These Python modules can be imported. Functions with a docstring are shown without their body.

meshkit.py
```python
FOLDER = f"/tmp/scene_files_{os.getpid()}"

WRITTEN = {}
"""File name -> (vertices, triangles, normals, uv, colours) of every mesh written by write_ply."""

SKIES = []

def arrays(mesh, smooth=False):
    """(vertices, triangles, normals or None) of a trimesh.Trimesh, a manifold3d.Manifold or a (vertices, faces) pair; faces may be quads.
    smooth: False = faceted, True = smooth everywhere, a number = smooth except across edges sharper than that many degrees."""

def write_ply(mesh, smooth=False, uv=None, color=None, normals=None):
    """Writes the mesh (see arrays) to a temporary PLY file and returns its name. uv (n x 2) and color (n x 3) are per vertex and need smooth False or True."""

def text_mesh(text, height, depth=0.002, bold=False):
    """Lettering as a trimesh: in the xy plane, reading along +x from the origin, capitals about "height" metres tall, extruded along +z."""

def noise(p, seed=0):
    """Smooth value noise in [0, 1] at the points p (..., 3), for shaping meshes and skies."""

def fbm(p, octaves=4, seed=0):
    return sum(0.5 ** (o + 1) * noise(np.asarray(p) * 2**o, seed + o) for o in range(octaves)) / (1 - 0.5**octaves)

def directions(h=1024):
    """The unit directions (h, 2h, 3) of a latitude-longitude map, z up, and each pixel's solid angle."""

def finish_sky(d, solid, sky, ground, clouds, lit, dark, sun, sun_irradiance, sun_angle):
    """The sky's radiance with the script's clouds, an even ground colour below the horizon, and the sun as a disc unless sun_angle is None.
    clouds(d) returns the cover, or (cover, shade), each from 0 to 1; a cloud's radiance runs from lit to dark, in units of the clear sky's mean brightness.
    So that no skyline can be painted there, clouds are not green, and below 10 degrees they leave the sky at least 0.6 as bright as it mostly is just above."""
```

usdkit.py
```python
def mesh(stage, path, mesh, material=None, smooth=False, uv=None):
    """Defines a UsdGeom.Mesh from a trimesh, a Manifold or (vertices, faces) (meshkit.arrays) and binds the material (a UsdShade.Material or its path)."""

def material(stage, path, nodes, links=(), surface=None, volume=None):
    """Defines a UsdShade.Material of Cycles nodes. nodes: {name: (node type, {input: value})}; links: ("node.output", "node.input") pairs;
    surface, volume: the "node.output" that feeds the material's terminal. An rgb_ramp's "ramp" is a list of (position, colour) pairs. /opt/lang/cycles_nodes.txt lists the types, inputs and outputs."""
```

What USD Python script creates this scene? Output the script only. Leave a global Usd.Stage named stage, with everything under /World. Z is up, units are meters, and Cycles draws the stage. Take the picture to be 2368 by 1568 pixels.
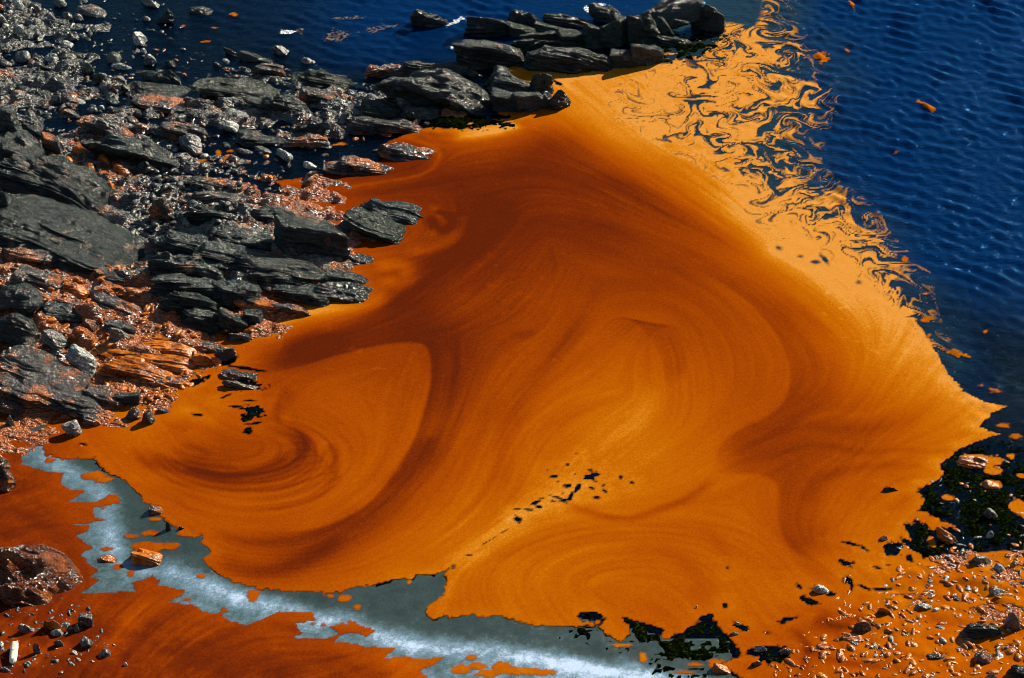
import math
import numpy as np
import trimesh
import usdkit, meshkit
from PIL import Image, ImageDraw
from scipy.interpolate import RBFInterpolator, RegularGridInterpolator
from scipy.ndimage import distance_transform_edt, gaussian_filter, map_coordinates
from scipy.spatial import cKDTree
from pxr import Usd, UsdGeom, UsdLux, UsdShade, Sdf, Gf, Vt

rng = np.random.default_rng(7)
stage = Usd.Stage.CreateInMemory()
UsdGeom.SetStageUpAxis(stage, UsdGeom.Tokens.z)
UsdGeom.SetStageMetersPerUnit(stage, 1.0)
UsdGeom.Xform.Define(stage, '/World')

# ---------------------------------------------------------------- camera, sky, sun, exposure
CAM_H, PITCH, FOCAL, APERTURE = 20.0, math.radians(36.0), 70.0, 36.0
EXPOSURE = 1.15
SUN_AZ, SUN_EL = math.radians(50.0), math.radians(32.0)      # azimuth clockwise from +y (the view direction)
SUN_INTENSITY, SKY_STRENGTH = 1.25, 0.05
cam = UsdGeom.Camera.Define(stage, '/World/camera')
cp, sp = math.cos(PITCH), math.sin(PITCH)
FWD, RIGHT, UP = np.array([0, cp, -sp]), np.array([1.0, 0, 0]), np.array([0, sp, cp])
EYE = np.array([0, 0, CAM_H])
cam.AddTransformOp().Set(Gf.Matrix4d(*RIGHT, 0, *UP, 0, *(-FWD), 0, *EYE, 1))
cam.CreateFocalLengthAttr(FOCAL)
cam.CreateHorizontalApertureAttr(APERTURE)
cam.CreateVerticalApertureAttr(APERTURE * 678 / 1024)
cam.CreateClippingRangeAttr(Gf.Vec2f(0.1, 1000))
cam.CreateExposureAttr(EXPOSURE)
TO_SUN = np.array([math.cos(SUN_EL) * math.sin(SUN_AZ), math.cos(SUN_EL) * math.cos(SUN_AZ), math.sin(SUN_EL)])
dome = UsdLux.DomeLight.Define(stage, '/World/sky')
sky_m = usdkit.material(stage, '/World/Looks/sky', {
    's': ('sky_texture', {'sky_type': 'single_scattering', 'sun_disc': False, 'aerosol_density': 0.25, 'air_density': 1.1, 'ozone_density': 1.5, 'sun_elevation': SUN_EL, 'sun_rotation': SUN_AZ}),
    'b': ('background_shader', {'strength': SKY_STRENGTH})}, [('s.color', 'b.color')], surface='b.background')
UsdShade.MaterialBindingAPI.Apply(dome.GetPrim()).Bind(sky_m)
dome.GetPrim().SetCustomDataByKey('kind', 'structure')
sun = UsdLux.DistantLight.Define(stage, '/World/sun')
sun.CreateIntensityAttr(SUN_INTENSITY)
sun.CreateAngleAttr(0.53)
sun.CreateNormalizeAttr(True)
sun.CreateColorAttr(Gf.Vec3f(1.0, 0.91, 0.76))
zx = TO_SUN
xx = np.cross([0, 0, 1.0], zx); xx /= np.linalg.norm(xx)
yy = np.cross(zx, xx)
sun.AddTransformOp().Set(Gf.Matrix4d(*xx, 0, *yy, 0, *zx, 0, 0, 0, 60, 1))

# ---------------------------------------------------------------- matching the photograph's view to the ground
PW, PH = 2367.0, 1568.0
TX = APERTURE / 2 / FOCAL


def ground(px, z=0.0):
    """Pixels of the photograph (2367 wide) -> points of the level z, (n, 2)."""
    p = np.atleast_2d(np.asarray(px, float))
    u, v = (p[:, 0] - PW / 2) / (PW / 2) * TX, (PH / 2 - p[:, 1]) / (PW / 2) * TX
    d = FWD + u[:, None] * RIGHT + v[:, None] * UP
    t = (z - CAM_H) / d[:, 2]
    return (EYE + t[:, None] * d)[:, :2]


def pixel(p):
    """World points -> pixels of the photograph."""
    q = np.atleast_2d(p) - EYE
    w = q @ FWD
    return np.stack([PW / 2 + (q @ RIGHT) / w / TX * PW / 2, PH / 2 - (q @ UP) / w / TX * PW / 2], 1)


VIEWS = {'D': (0, 0, 1), 'A': (1017.2, 0, .2929), 'B': (809, 127.1, .2245), 'C': (323.6, 450.8, .2831), 'L': (0, 323.6, .2137), 'E': (0, 0, .1710),
         'F': (0, 635.7, .2441), '1': (0, 0, .3417), '2': (751.4, 0, .3417), '3': (1558, 0, .3417), '4': (0, 520, .3417), '7': (0, 1032, .3417), '8': (751.4, 1032, .3417), '9': (1558, 1032, .3417)}


def V(view, pts):
    ox, oy, s = VIEWS[view]
    return np.asarray(pts, float).reshape(-1, 2) * s + [ox, oy]


# ---------------------------------------------------------------- prims
used = {}


def numbered(parent, name):
    k = used.get((parent, name), -1) + 1
    used[(parent, name)] = k
    return name if k == 0 else f'{name}_{k:03d}'


def tag(prim, label=None, category=None, group=None, kind=None):
    for k, v in (('label', label), ('category', category), ('group', group), ('kind', kind)):
        if v:
            prim.SetCustomDataByKey(k, v)


def obj(name, mesh, mat, parent='/World', smooth=False, attrs=None, **tags):
    path = f'{parent}/{numbered(parent, name)}'
    m = usdkit.mesh(stage, path, mesh, mat, smooth=smooth)
    for k, v in (attrs or {}).items():
        UsdGeom.PrimvarsAPI(m).CreatePrimvar(k, Sdf.ValueTypeNames.FloatArray, 'vertex').Set(Vt.FloatArray.FromNumpy(np.asarray(v, np.float32)))
    tag(m.GetPrim(), **tags)
    return m


def thing(name, **tags):
    x = UsdGeom.Xform.Define(stage, f"/World/{numbered('/World', name)}")
    tag(x.GetPrim(), **tags)
    return str(x.GetPath())


# ---------------------------------------------------------------- materials
def mat(name, nodes, links, surface):
    return usdkit.material(stage, f'/World/Looks/{name}', nodes, links, surface=surface)


def rock_material(name, dark, light, stain, stain_at, rough=(0.22, 0.5), stretch=(1, 1, 1), scale=1.0, bump=0.5, spec=0.6, rot=(0, 0, 0), vary=(0.3, 2.0)):
    """Wet foliated rock: patchy tone, thin bright and dark foliation, stain of the orange scum, fine relief."""
    n = {'g': ('geometry', {}), 'm': ('mapping', {'scale': stretch, 'rotation': rot}),
         'n1': ('noise_texture', {'scale': 3.0 * scale, 'detail': 6.0, 'roughness': 0.65}),
         'n2': ('noise_texture', {'scale': 17.0 * scale, 'detail': 5.0, 'roughness': 0.7}),
         'n3': ('noise_texture', {'scale': 2.2 * scale, 'detail': 5.0, 'roughness': 0.7}),
         'n4': ('noise_texture', {'scale': 6.5 * scale ** 0.5, 'detail': 4.0, 'roughness': 0.62}),
         'r1': ('rgb_ramp', {'ramp': [(0.34, dark), (0.55, tuple(0.5 * a + 0.5 * b for a, b in zip(dark, light))), (0.72, light)]}),
         'r2': ('rgb_ramp', {'ramp': [(0.34, (0.12,) * 3), (0.5, (0.75,) * 3), (0.60, (1.9,) * 3), (0.70, (3.2,) * 3)]}),
         'mx': ('mix', {'mix_type': 'multiply', 'fac': 1.0}), 'ri': ('rgb_ramp', {'ramp': [(0.0, (vary[0],) * 3), (0.5, (0.65 + 0.4 * vary[0],) * 3), (0.85, (1.2, 1.2, 1.15)), (1.0, (vary[1], 0.98 * vary[1], 0.93 * vary[1]))]}), 'm0': ('mix', {'mix_type': 'multiply', 'fac': 1.0}),
         'rs': ('rgb_ramp', {'ramp': [(stain_at, (0, 0, 0)), (stain_at + 0.13, (1, 1, 1))]}),
         'ms': ('mix', {'color2': stain}),
         'rr': ('map_range', {'from_min': 0.3, 'from_max': 0.7, 'to_min': 0.7 * rough[1], 'to_max': 0.9 * rough[0]}),
         'ha': ('math', {'math_type': 'multiply_add', 'value2': 1.0}), 'hb': ('math', {'math_type': 'multiply', 'value2': 0.35}),
         'b': ('bump', {'strength': 1.0, 'distance': 0.115 * bump}),
         'p': ('diffuse_bsdf', {}), 'w': ('glossy_bsdf', {'roughness': 0.2, 'color': (1.0, 0.97, 0.93)}), 'wet': ('mix_closure', {'fac': 0.085 * spec})}
    l = [('g.position', 'm.vector'), ('m.vector', 'n1.vector'), ('m.vector', 'n2.vector'), ('g.position', 'n3.vector'), ('g.position', 'n4.vector'),
         ('n1.fac', 'r1.fac'), ('n2.fac', 'r2.fac'), ('g.random_per_island', 'ri.fac'), ('r1.color', 'm0.color1'), ('ri.color', 'm0.color2'), ('m0.color', 'mx.color1'), ('r2.color', 'mx.color2'), ('n3.fac', 'rs.fac'),
         ('mx.color', 'ms.color1'), ('rs.color', 'ms.fac'), ('ms.color', 'p.color'), ('n2.fac', 'rr.value'), ('rr.result', 'w.roughness'), ('b.normal', 'w.normal'), ('p.BSDF', 'wet.closure1'), ('w.BSDF', 'wet.closure2'),
         ('n4.fac', 'ha.value1'), ('n2.fac', 'hb.value1'), ('hb.value', 'ha.value3'), ('ha.value', 'b.height'), ('b.normal', 'p.normal')]
    return mat(name, n, l, 'wet.closure')


OR = (0.36, 0.10, 0.02)
M = {
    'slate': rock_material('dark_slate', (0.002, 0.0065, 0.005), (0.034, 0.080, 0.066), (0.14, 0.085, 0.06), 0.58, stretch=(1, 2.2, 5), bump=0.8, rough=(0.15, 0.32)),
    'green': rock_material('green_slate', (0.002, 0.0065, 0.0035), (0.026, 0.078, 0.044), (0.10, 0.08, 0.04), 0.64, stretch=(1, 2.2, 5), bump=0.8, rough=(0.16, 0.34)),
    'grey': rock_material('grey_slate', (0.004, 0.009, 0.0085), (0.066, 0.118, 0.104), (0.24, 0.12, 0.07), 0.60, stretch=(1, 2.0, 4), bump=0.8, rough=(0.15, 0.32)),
    'pale': rock_material('pale_stone', (0.11, 0.12, 0.11), (0.48, 0.48, 0.43), (0.30, 0.16, 0.08), 0.62, vary=(0.7, 1.6), scale=1.6, bump=0.35, spec=0.85, rough=(0.18, 0.36)),
    'stone': rock_material('grey_stone', (0.025, 0.03, 0.027), (0.16, 0.165, 0.145), (0.24, 0.12, 0.06), 0.58, vary=(0.5, 2.0), scale=1.6, bump=0.4, spec=0.85, rough=(0.18, 0.36)),
    'olive': rock_material('olive_stone', (0.03, 0.035, 0.02), (0.14, 0.14, 0.08), (0.2, 0.10, 0.04), 0.62, scale=1.6, bump=0.4, spec=0.85, rough=(0.18, 0.36)),
    'rust': rock_material('scummed_rock', (0.014, 0.013, 0.010), (0.085, 0.074, 0.054), (0.28, 0.072, 0.006), 0.50, stretch=(1, 1.8, 3), bump=1.0, spec=0.95, rough=(0.15, 0.32)),
    'glit': rock_material('glittering_scum_rock', (0.045, 0.010, 0.001), (0.15, 0.032, 0.002), (0.18, 0.042, 0.002), 0.5, vary=(.9, 1.1), stretch=(1, 1.3, 2), bump=1.5, spec=0.7, rough=(0.16, 0.28)),
    'coat': rock_material('orange_coated_rock', (0.17, 0.040, 0.0015), (0.33, 0.082, 0.002), (0.34, 0.092, 0.003), 0.44, vary=(0.75, 1.5), stretch=(1, 1.6, 2.5), bump=0.3, spec=0.6, rough=(0.18, 0.32)),
}
SL = [(0.0, (0.060, 0.0080, 0.0018)), (0.15, (0.098, 0.0125, 0.0014)), (0.35, (0.170, 0.0255, 0.0007)), (0.55, (0.240, 0.0450, 0.0006)),
      (0.75, (0.295, 0.0750, 0.0008)), (0.9, (0.37, 0.125, 0.005)), (1.0, (0.43, 0.180, 0.030))]
M['slick'] = mat('algae_slick', {
    'a': ('attribute', {'attribute': 'tone'}), 'g': ('geometry', {}),
    'n': ('noise_texture', {'scale': 30.0, 'detail': 3.0, 'roughness': 0.7}), 'nm': ('math', {'math_type': 'multiply_add', 'value2': 0.42, 'value3': -0.21}),
    'ad': ('math', {'math_type': 'add'}), 'r': ('rgb_ramp', {'ramp': SL}),
    'nb': ('noise_texture', {'scale': 60.0, 'detail': 3.0, 'roughness': 0.7}), 'b': ('bump', {'strength': 0.16, 'distance': 0.02}),
    'p': ('principled_bsdf', {'roughness': 0.5, 'specular_ior_level': 0.0}), 'al': ('attribute', {'attribute': 'film'}), 'tr': ('transparent_bsdf', {}), 'mxc': ('mix_closure', {})},
    [('a.fac', 'ad.value1'), ('g.position', 'n.vector'), ('n.fac', 'nm.value1'), ('nm.value', 'ad.value2'), ('ad.value', 'r.fac'), ('r.color', 'p.base_color'),
     ('g.position', 'nb.vector'), ('nb.fac', 'b.height'), ('b.normal', 'p.normal'), ('al.fac', 'mxc.fac'), ('tr.BSDF', 'mxc.closure1'), ('p.BSDF', 'mxc.closure2')], 'mxc.closure')
M['water'] = mat('sea_water', {
    'a': ('attribute', {'attribute': 'deep'}), 'mk': ('attribute', {'attribute': 'murk'}), 'g': ('geometry', {}),
    'm': ('mapping', {'rotation': (0, 0, 0.55), 'scale': (1, 2.4, 1)}),
    'n': ('noise_texture', {'scale': 5.5, 'detail': 4.0, 'roughness': 0.6, 'distortion': 0.5}), 'b': ('bump', {'strength': 1.0, 'distance': 0.035}),
    'tr': ('transparent_bsdf', {'color': (0.34, 0.50, 0.52)}), 'gl': ('glossy_bsdf', {'roughness': 0.06, 'color': (0.24, 0.5, 0.72)}), 'f': ('fresnel', {'IOR': 1.33}), 'sh': ('mix_closure', {}),
    'mc': ('mix', {'color1': (0.0001, 0.0100, 0.047), 'color2': (0.011, 0.024, 0.021)}),
    'p': ('diffuse_bsdf', {}), 'g2': ('glossy_bsdf', {'roughness': 0.08, 'color': (0.12, 0.5, 0.95)}), 'sd': ('mix_closure', {}),
    'mx': ('math', {'math_type': 'maximum'}), 'out': ('mix_closure', {})},
    [('g.position', 'm.vector'), ('m.vector', 'n.vector'), ('n.fac', 'b.height'), ('b.normal', 'gl.normal'), ('b.normal', 'p.normal'), ('mk.fac', 'mc.fac'), ('mc.color', 'p.color'), ('b.normal', 'g2.normal'), ('f.fac', 'sd.fac'), ('p.BSDF', 'sd.closure1'), ('g2.BSDF', 'sd.closure2'),
     ('f.fac', 'sh.fac'), ('tr.BSDF', 'sh.closure1'), ('gl.BSDF', 'sh.closure2'), ('a.fac', 'mx.value1'), ('mk.fac', 'mx.value2'), ('mx.value', 'out.fac'), ('sh.closure', 'out.closure1'), ('sd.closure', 'out.closure2')], 'out.closure')
M['ground'] = mat('shore_rubble', {
    'g': ('geometry', {}), 'a': ('attribute', {'attribute': 'stain'}), 'm': ('mapping', {'scale': (1, 1.7, 3)}),
    'c': ('attribute', {'attribute': 'cell'}), 'ca': ('math', {'math_type': 'multiply_add', 'value2': 0.5}), 'n1h': ('math', {'math_type': 'multiply_add', 'value2': 0.7, 'value3': -0.10}), 'n1': ('noise_texture', {'scale': 4.0, 'detail': 6.0, 'roughness': 0.7}), 'n2': ('noise_texture', {'scale': 22.0, 'detail': 5.0, 'roughness': 0.7}),
    'r1': ('rgb_ramp', {'ramp': [(0.28, (0.008, 0.011, 0.010)), (0.5, (0.032, 0.036, 0.032)), (0.62, (0.09, 0.09, 0.078)), (0.78, (0.22, 0.21, 0.185))]}),
    'r2': ('rgb_ramp', {'ramp': [(0.36, (0.09, 0.021, 0.002)), (0.55, (0.25, 0.058, 0.003)), (0.7, (0.36, 0.098, 0.005))]}),
    'ns': ('noise_texture', {'scale': 2.6, 'detail': 5.0, 'roughness': 0.75}),
    'sa': ('math', {'math_type': 'add'}), 'sr': ('map_range', {'from_min': 0.93, 'from_max': 1.06, 'clamp': True}), 'mx': ('mix', {}),
    'n5': ('noise_texture', {'scale': 8.0, 'detail': 3.0, 'roughness': 0.55}), 'b': ('bump', {'strength': 1.0, 'distance': 0.16}), 'rr': ('map_range', {'from_min': 0.3, 'from_max': 0.7, 'to_min': 0.13, 'to_max': 0.3}),
    'p': ('diffuse_bsdf', {}), 'w': ('glossy_bsdf', {'roughness': 0.2, 'color': (1.0, 0.97, 0.93)}), 'wet': ('mix_closure', {'fac': 0.085})},
    [('g.position', 'm.vector'), ('m.vector', 'n1.vector'), ('m.vector', 'n2.vector'), ('g.position', 'ns.vector'), ('n1.fac', 'n1h.value1'), ('c.fac', 'ca.value1'), ('n1h.value', 'ca.value3'), ('ca.value', 'r1.fac'), ('n2.fac', 'r2.fac'),
     ('a.fac', 'sa.value1'), ('ns.fac', 'sa.value2'), ('sa.value', 'sr.value'), ('sr.result', 'mx.fac'), ('r1.color', 'mx.color1'), ('r2.color', 'mx.color2'),
     ('mx.color', 'p.color'), ('m.vector', 'n5.vector'), ('n5.fac', 'b.height'), ('b.normal', 'p.normal'), ('n2.fac', 'rr.value'), ('rr.result', 'w.roughness'), ('b.normal', 'w.normal'), ('p.BSDF', 'wet.closure1'), ('w.BSDF', 'wet.closure2')], 'wet.closure')
M['film'] = mat('painted_sky_sheen', {  # ramp from teal to blue white paints sky reflection on the wet strip
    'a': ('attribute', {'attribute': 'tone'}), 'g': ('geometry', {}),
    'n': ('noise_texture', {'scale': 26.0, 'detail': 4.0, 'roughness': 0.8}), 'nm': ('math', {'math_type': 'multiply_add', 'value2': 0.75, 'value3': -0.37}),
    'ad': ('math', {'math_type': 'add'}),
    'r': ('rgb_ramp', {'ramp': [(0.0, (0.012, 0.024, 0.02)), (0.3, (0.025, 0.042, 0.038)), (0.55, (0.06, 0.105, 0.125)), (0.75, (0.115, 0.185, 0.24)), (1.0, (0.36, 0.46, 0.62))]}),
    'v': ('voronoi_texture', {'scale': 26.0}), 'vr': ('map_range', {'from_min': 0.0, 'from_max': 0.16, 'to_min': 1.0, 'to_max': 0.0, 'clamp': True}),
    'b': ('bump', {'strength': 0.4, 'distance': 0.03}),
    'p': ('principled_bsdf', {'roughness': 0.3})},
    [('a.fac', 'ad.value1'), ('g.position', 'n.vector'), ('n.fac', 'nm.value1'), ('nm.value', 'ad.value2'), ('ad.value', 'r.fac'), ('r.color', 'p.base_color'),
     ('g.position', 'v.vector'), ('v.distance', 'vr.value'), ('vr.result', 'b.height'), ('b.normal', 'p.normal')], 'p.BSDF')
M['weed'] = mat('seaweed', {
    'g': ('geometry', {}), 'n': ('noise_texture', {'scale': 22.0, 'detail': 5.0, 'roughness': 0.7, 'distortion': 0.5}),
    'r': ('rgb_ramp', {'ramp': [(0.45, (0.0004, 0.0009, 0.0003)), (0.58, (0.003, 0.0055, 0.0008)), (0.72, (0.028, 0.04, 0.005))]}),
    'b': ('bump', {'strength': 0.6, 'distance': 0.04}), 'p': ('diffuse_bsdf', {})},
    [('g.position', 'n.vector'), ('n.fac', 'r.fac'), ('r.color', 'p.color'), ('n.fac', 'b.height'), ('b.normal', 'p.normal')], 'p.BSDF')
M['foam'] = mat('sea_foam', {'g': ('geometry', {}), 'n': ('noise_texture', {'scale': 24.0, 'detail': 4.0, 'roughness': 0.7}), 'p': ('principled_bsdf', {'base_color': (0.75, 0.8, 0.82), 'roughness': 0.6}), 'al': ('attribute', {'attribute': 'film'}), 'ar': ('map_range', {'from_min': 0.40, 'from_max': 0.56, 'clamp': True}), 'am': ('math', {'math_type': 'multiply'}), 'tr': ('transparent_bsdf', {}), 'x': ('mix_closure', {})},
    [('g.position', 'n.vector'), ('n.fac', 'ar.value'), ('ar.result', 'am.value1'), ('al.fac', 'am.value2'), ('am.value', 'x.fac'), ('tr.BSDF', 'x.closure1'), ('p.BSDF', 'x.closure2')], 'x.closure')
M['smear'] = mat('pale_brown_smear', {'g': ('geometry', {}), 'n': ('noise_texture', {'scale': 14.0, 'detail': 4.0}), 'r': ('rgb_ramp', {'ramp': [(0.35, (0.03, 0.035, 0.04)), (0.5, (0.10, 0.06, 0.035)), (0.7, (0.16, 0.10, 0.055))]}), 'p': ('principled_bsdf', {'roughness': 0.5}), 'al': ('attribute', {'attribute': 'film'}), 'ar': ('map_range', {'from_min': 0.42, 'from_max': 0.62, 'clamp': True}), 'am': ('math', {'math_type': 'multiply'}), 'tr': ('transparent_bsdf', {}), 'x': ('mix_closure', {})},
    [('g.position', 'n.vector'), ('n.fac', 'r.fac'), ('r.color', 'p.base_color'), ('n.fac', 'ar.value'), ('ar.result', 'am.value1'), ('al.fac', 'am.value2'), ('am.value', 'x.fac'), ('tr.BSDF', 'x.closure1'), ('p.BSDF', 'x.closure2')], 'x.closure')
M['stick'] = mat('bleached_wood', {
    'g': ('geometry', {}), 'n': ('noise_texture', {'scale': 40.0, 'detail': 3.0}),
    'r': ('rgb_ramp', {'ramp': [(0.35, (0.35, 0.22, 0.10)), (0.5, (0.72, 0.66, 0.5)), (0.7, (0.8, 0.75, 0.6))]}), 'p': ('principled_bsdf', {'roughness': 0.6})},
    [('g.position', 'n.vector'), ('n.fac', 'r.fac'), ('r.color', 'p.base_color')], 'p.BSDF')

# ---------------------------------------------------------------- fields over the cove (a level grid of the world)
X0, X1, Y0, Y1, DX, DY = -13.2, 13.2, 18.2, 45.5, 0.024, 0.036
gx, gy = np.arange(X0, X1, DX), np.arange(Y0, Y1, DY)
NX, NY = len(gx), len(gy)
GX, GY = np.meshgrid(gx, gy)
P3 = np.stack([GX, GY, np.zeros_like(GX)], -1)


def warp2(p, amp, scale, seed, octaves=3):
    q = p * scale
    return np.stack([meshkit.fbm(q, octaves, seed) - 0.5, meshkit.fbm(q, octaves, seed + 50) - 0.5], -1) * 2 * amp


def raster(polys):
    """Polygons in world metres -> signed distance in metres, positive inside."""
    im = Image.new('L', (NX, NY))
    d = ImageDraw.Draw(im)
    for p in polys:
        d.polygon([((x - X0) / DX, (y - Y0) / DY) for x, y in p], fill=255)
    on = np.asarray(im) > 127
    return distance_transform_edt(on, sampling=(DY, DX)) - distance_transform_edt(~on, sampling=(DY, DX))


def control(points, coarse=24, smoothing=0.0, kernel='linear'):
    """(pixel x, pixel y, value) -> smooth field on the grid."""
    a = np.array(points, float)
    f = RBFInterpolator(ground(a[:, :2]), a[:, 2], kernel=kernel, smoothing=smoothing)
    cx, cy = np.linspace(X0, X1, 150), np.linspace(Y0, Y1, 150)
    c = f(np.stack(np.meshgrid(cx, cy), -1).reshape(-1, 2)).reshape(150, 150)
    c = gaussian_filter(c, 1.0)
    iy, ix = (gy - Y0) / (Y1 - Y0) * 149, (gx - X0) / (X1 - X0) * 149
    return map_coordinates(c, np.meshgrid(iy, ix, indexing='ij'), order=1, mode='nearest')


def dense(pts, step=0.03):
    p = np.asarray(pts, float)
    # Catmull-Rom through the traced points
    q = np.vstack([2 * p[0] - p[1], p, 2 * p[-1] - p[-2]])
    out = []
    for i in range(1, len(q) - 2):
        n = max(2, int(np.linalg.norm(q[i + 1] - q[i]) / step))
        t = np.linspace(0, 1, n, endpoint=False)[:, None]
        out.append(0.5 * (2 * q[i] + (q[i + 1] - q[i - 1]) * t + (2 * q[i - 1] - 5 * q[i] + 4 * q[i + 1] - q[i + 2]) * t ** 2 + (3 * q[i] - q[i - 1] - 3 * q[i + 1] + q[i + 2]) * t ** 3))
    return np.vstack(out + [p[-1:]])


def at(field, xy):
    return map_coordinates(field, [(np.asarray(xy)[:, 1] - Y0) / DY, (np.asarray(xy)[:, 0] - X0) / DX], order=1, mode='nearest')


def sstep(a, b, x):
    t = np.clip((x - a) / (b - a), 0, 1)
    return t * t * (3 - 2 * t)


# ---- heights of the ground
bed = control([(2200, 100, -3), (2000, 50, -2.5), (2360, 500, -2.5), (2250, 750, -1.2), (2340, 900, -.7), (1900, 400, -1.8), (1700, 250, -1.2), (1500, 500, -1), (1500, 900, -.7),
               (1200, 1100, -.45), (900, 1000, -.35), (700, 1100, -.2), (500, 1200, -.12), (300, 1200, -.05), (600, 1350, -.06), (1000, 1450, -.08), (1300, 1500, -.08), (450, 1300, -.05),
               (100, 1100, .02), (100, 1300, .06), (50, 1500, .15), (600, 1500, .05), (900, 1560, .03), (2100, 1300, -.04), (2300, 1400, .08), (2350, 1550, .15), (2700, 1400, .15), (2700, 1180, -.15), (3000, 1550, .35), (2900, 1000, -1.0), (2900, 500, -2.5), (1900, 1500, .02),
               (2000, 1400, -.01), (1700, 1500, -.08), (2250, 1080, -.22), (2200, 1150, -.2), (1620, 1490, -.15), (0, 800, .45), (200, 850, .14), (400, 850, .06), (560, 830, -.05), (330, 620, .2),
               (0, 500, .5), (500, 600, .30), (600, 550, .30), (700, 650, .22), (780, 640, .14), (600, 710, .16), (870, 660, -.15), (860, 720, -.2), (740, 730, -.1), (400, 390, .05), (100, 350, .12), (250, 230, -.02), (400, 180, -.10), (100, 130, .0), (250, 60, -.05), (200, 140, -.03), (60, 40, .02), (450, 60, -.25),
               (600, 100, -.35), (900, 80, -.9), (800, 150, -.4), (720, 220, .04), (900, 220, .06), (1100, 200, .06), (1250, 220, -.1), (520, 190, .05), (650, 290, .02), (850, 285, .02), (700, 345, -.14), (880, 345, -.12),
               (560, 380, -.08), (600, 425, -.02), (850, 420, -.12), (1100, 330, -.4), (1300, 60, -.3), (1450, 130, -.25), (1100, 90, -.7), (1600, 60, -.5), (1000, 480, -.25), (980, 420, -.3), (900, 600, -.25), (750, 720, -.2), (0, 950, .1), (300, 960, .0)])
rub = np.clip(control([(0, 0, .7), (300, 100, .6), (500, 250, 1), (800, 250, 1), (1000, 270, .8), (900, 80, .6), (0, 500, 1), (300, 500, 1), (600, 400, 1), (500, 620, 1), (200, 720, 1.0), (450, 850, .55), (100, 850, .9), (620, 900, .25), (700, 1050, .05),
                       (100, 1150, .0), (600, 1500, .0), (100, 1480, .22), (300, 1380, .02), (1300, 1500, 0), (1500, 1000, .2), (1500, 500, .4), (2200, 300, .5), (2250, 1100, .6), (2200, 1300, .22), (2300, 1450, .22), (2700, 1400, .2), (1900, 1350, .16), (1800, 1500, .12), (2050, 1450, .2), (700, 850, .3), (1000, 420, .4)]), 0, 1)
stain = np.clip(control([(0, 0, .3), (300, 100, .25), (500, 160, .42), (700, 100, .3), (520, 250, .38), (800, 250, .32), (0, 200, .42), (60, 330, .40), (220, 400, .52), (420, 400, .36), (600, 420, .5), (700, 440, .62), (300, 560, .38), (500, 600, .38), (100, 640, .5), (250, 700, .56), (400, 770, .66), (300, 860, .6),
                         (100, 900, .5), (500, 850, .66), (620, 760, .6), (100, 1150, .8), (300, 1000, .8), (100, 1400, .72), (600, 1500, .8), (1300, 1500, .4), (1500, 1000, .3), (2250, 1100, .3), (2200, 1350, .86), (1900, 1480, .8), (2350, 1500, .82), (2700, 1400, .8), (2250, 1250, .75), (2300, 300, .1)]), 0, 1)


def sawledge(p, seed, dip, period, sharp=0.78):
    """Tilted beds: a gentle back, a steep front towards -y."""
    w = warp2(p, 0.35, 0.7, seed)
    s = ((p[..., 1] + w[..., 1] + dip * (p[..., 0] + w[..., 0])) / period)
    s = s + 0.35 * meshkit.noise(np.stack([p[..., 0] * 0.6, p[..., 1] * 1.2, p[..., 2]], -1), seed + 9)
    k = np.floor(s)
    t = s - k
    a = meshkit.noise(np.stack([k * 7.3 + 0.5, p[..., 0] * 0.9, k * 0 + 0.5], -1), seed + 3)
    return a * np.where(t < 1 - sharp, t / (1 - sharp), (1 - t) / sharp)


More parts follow.
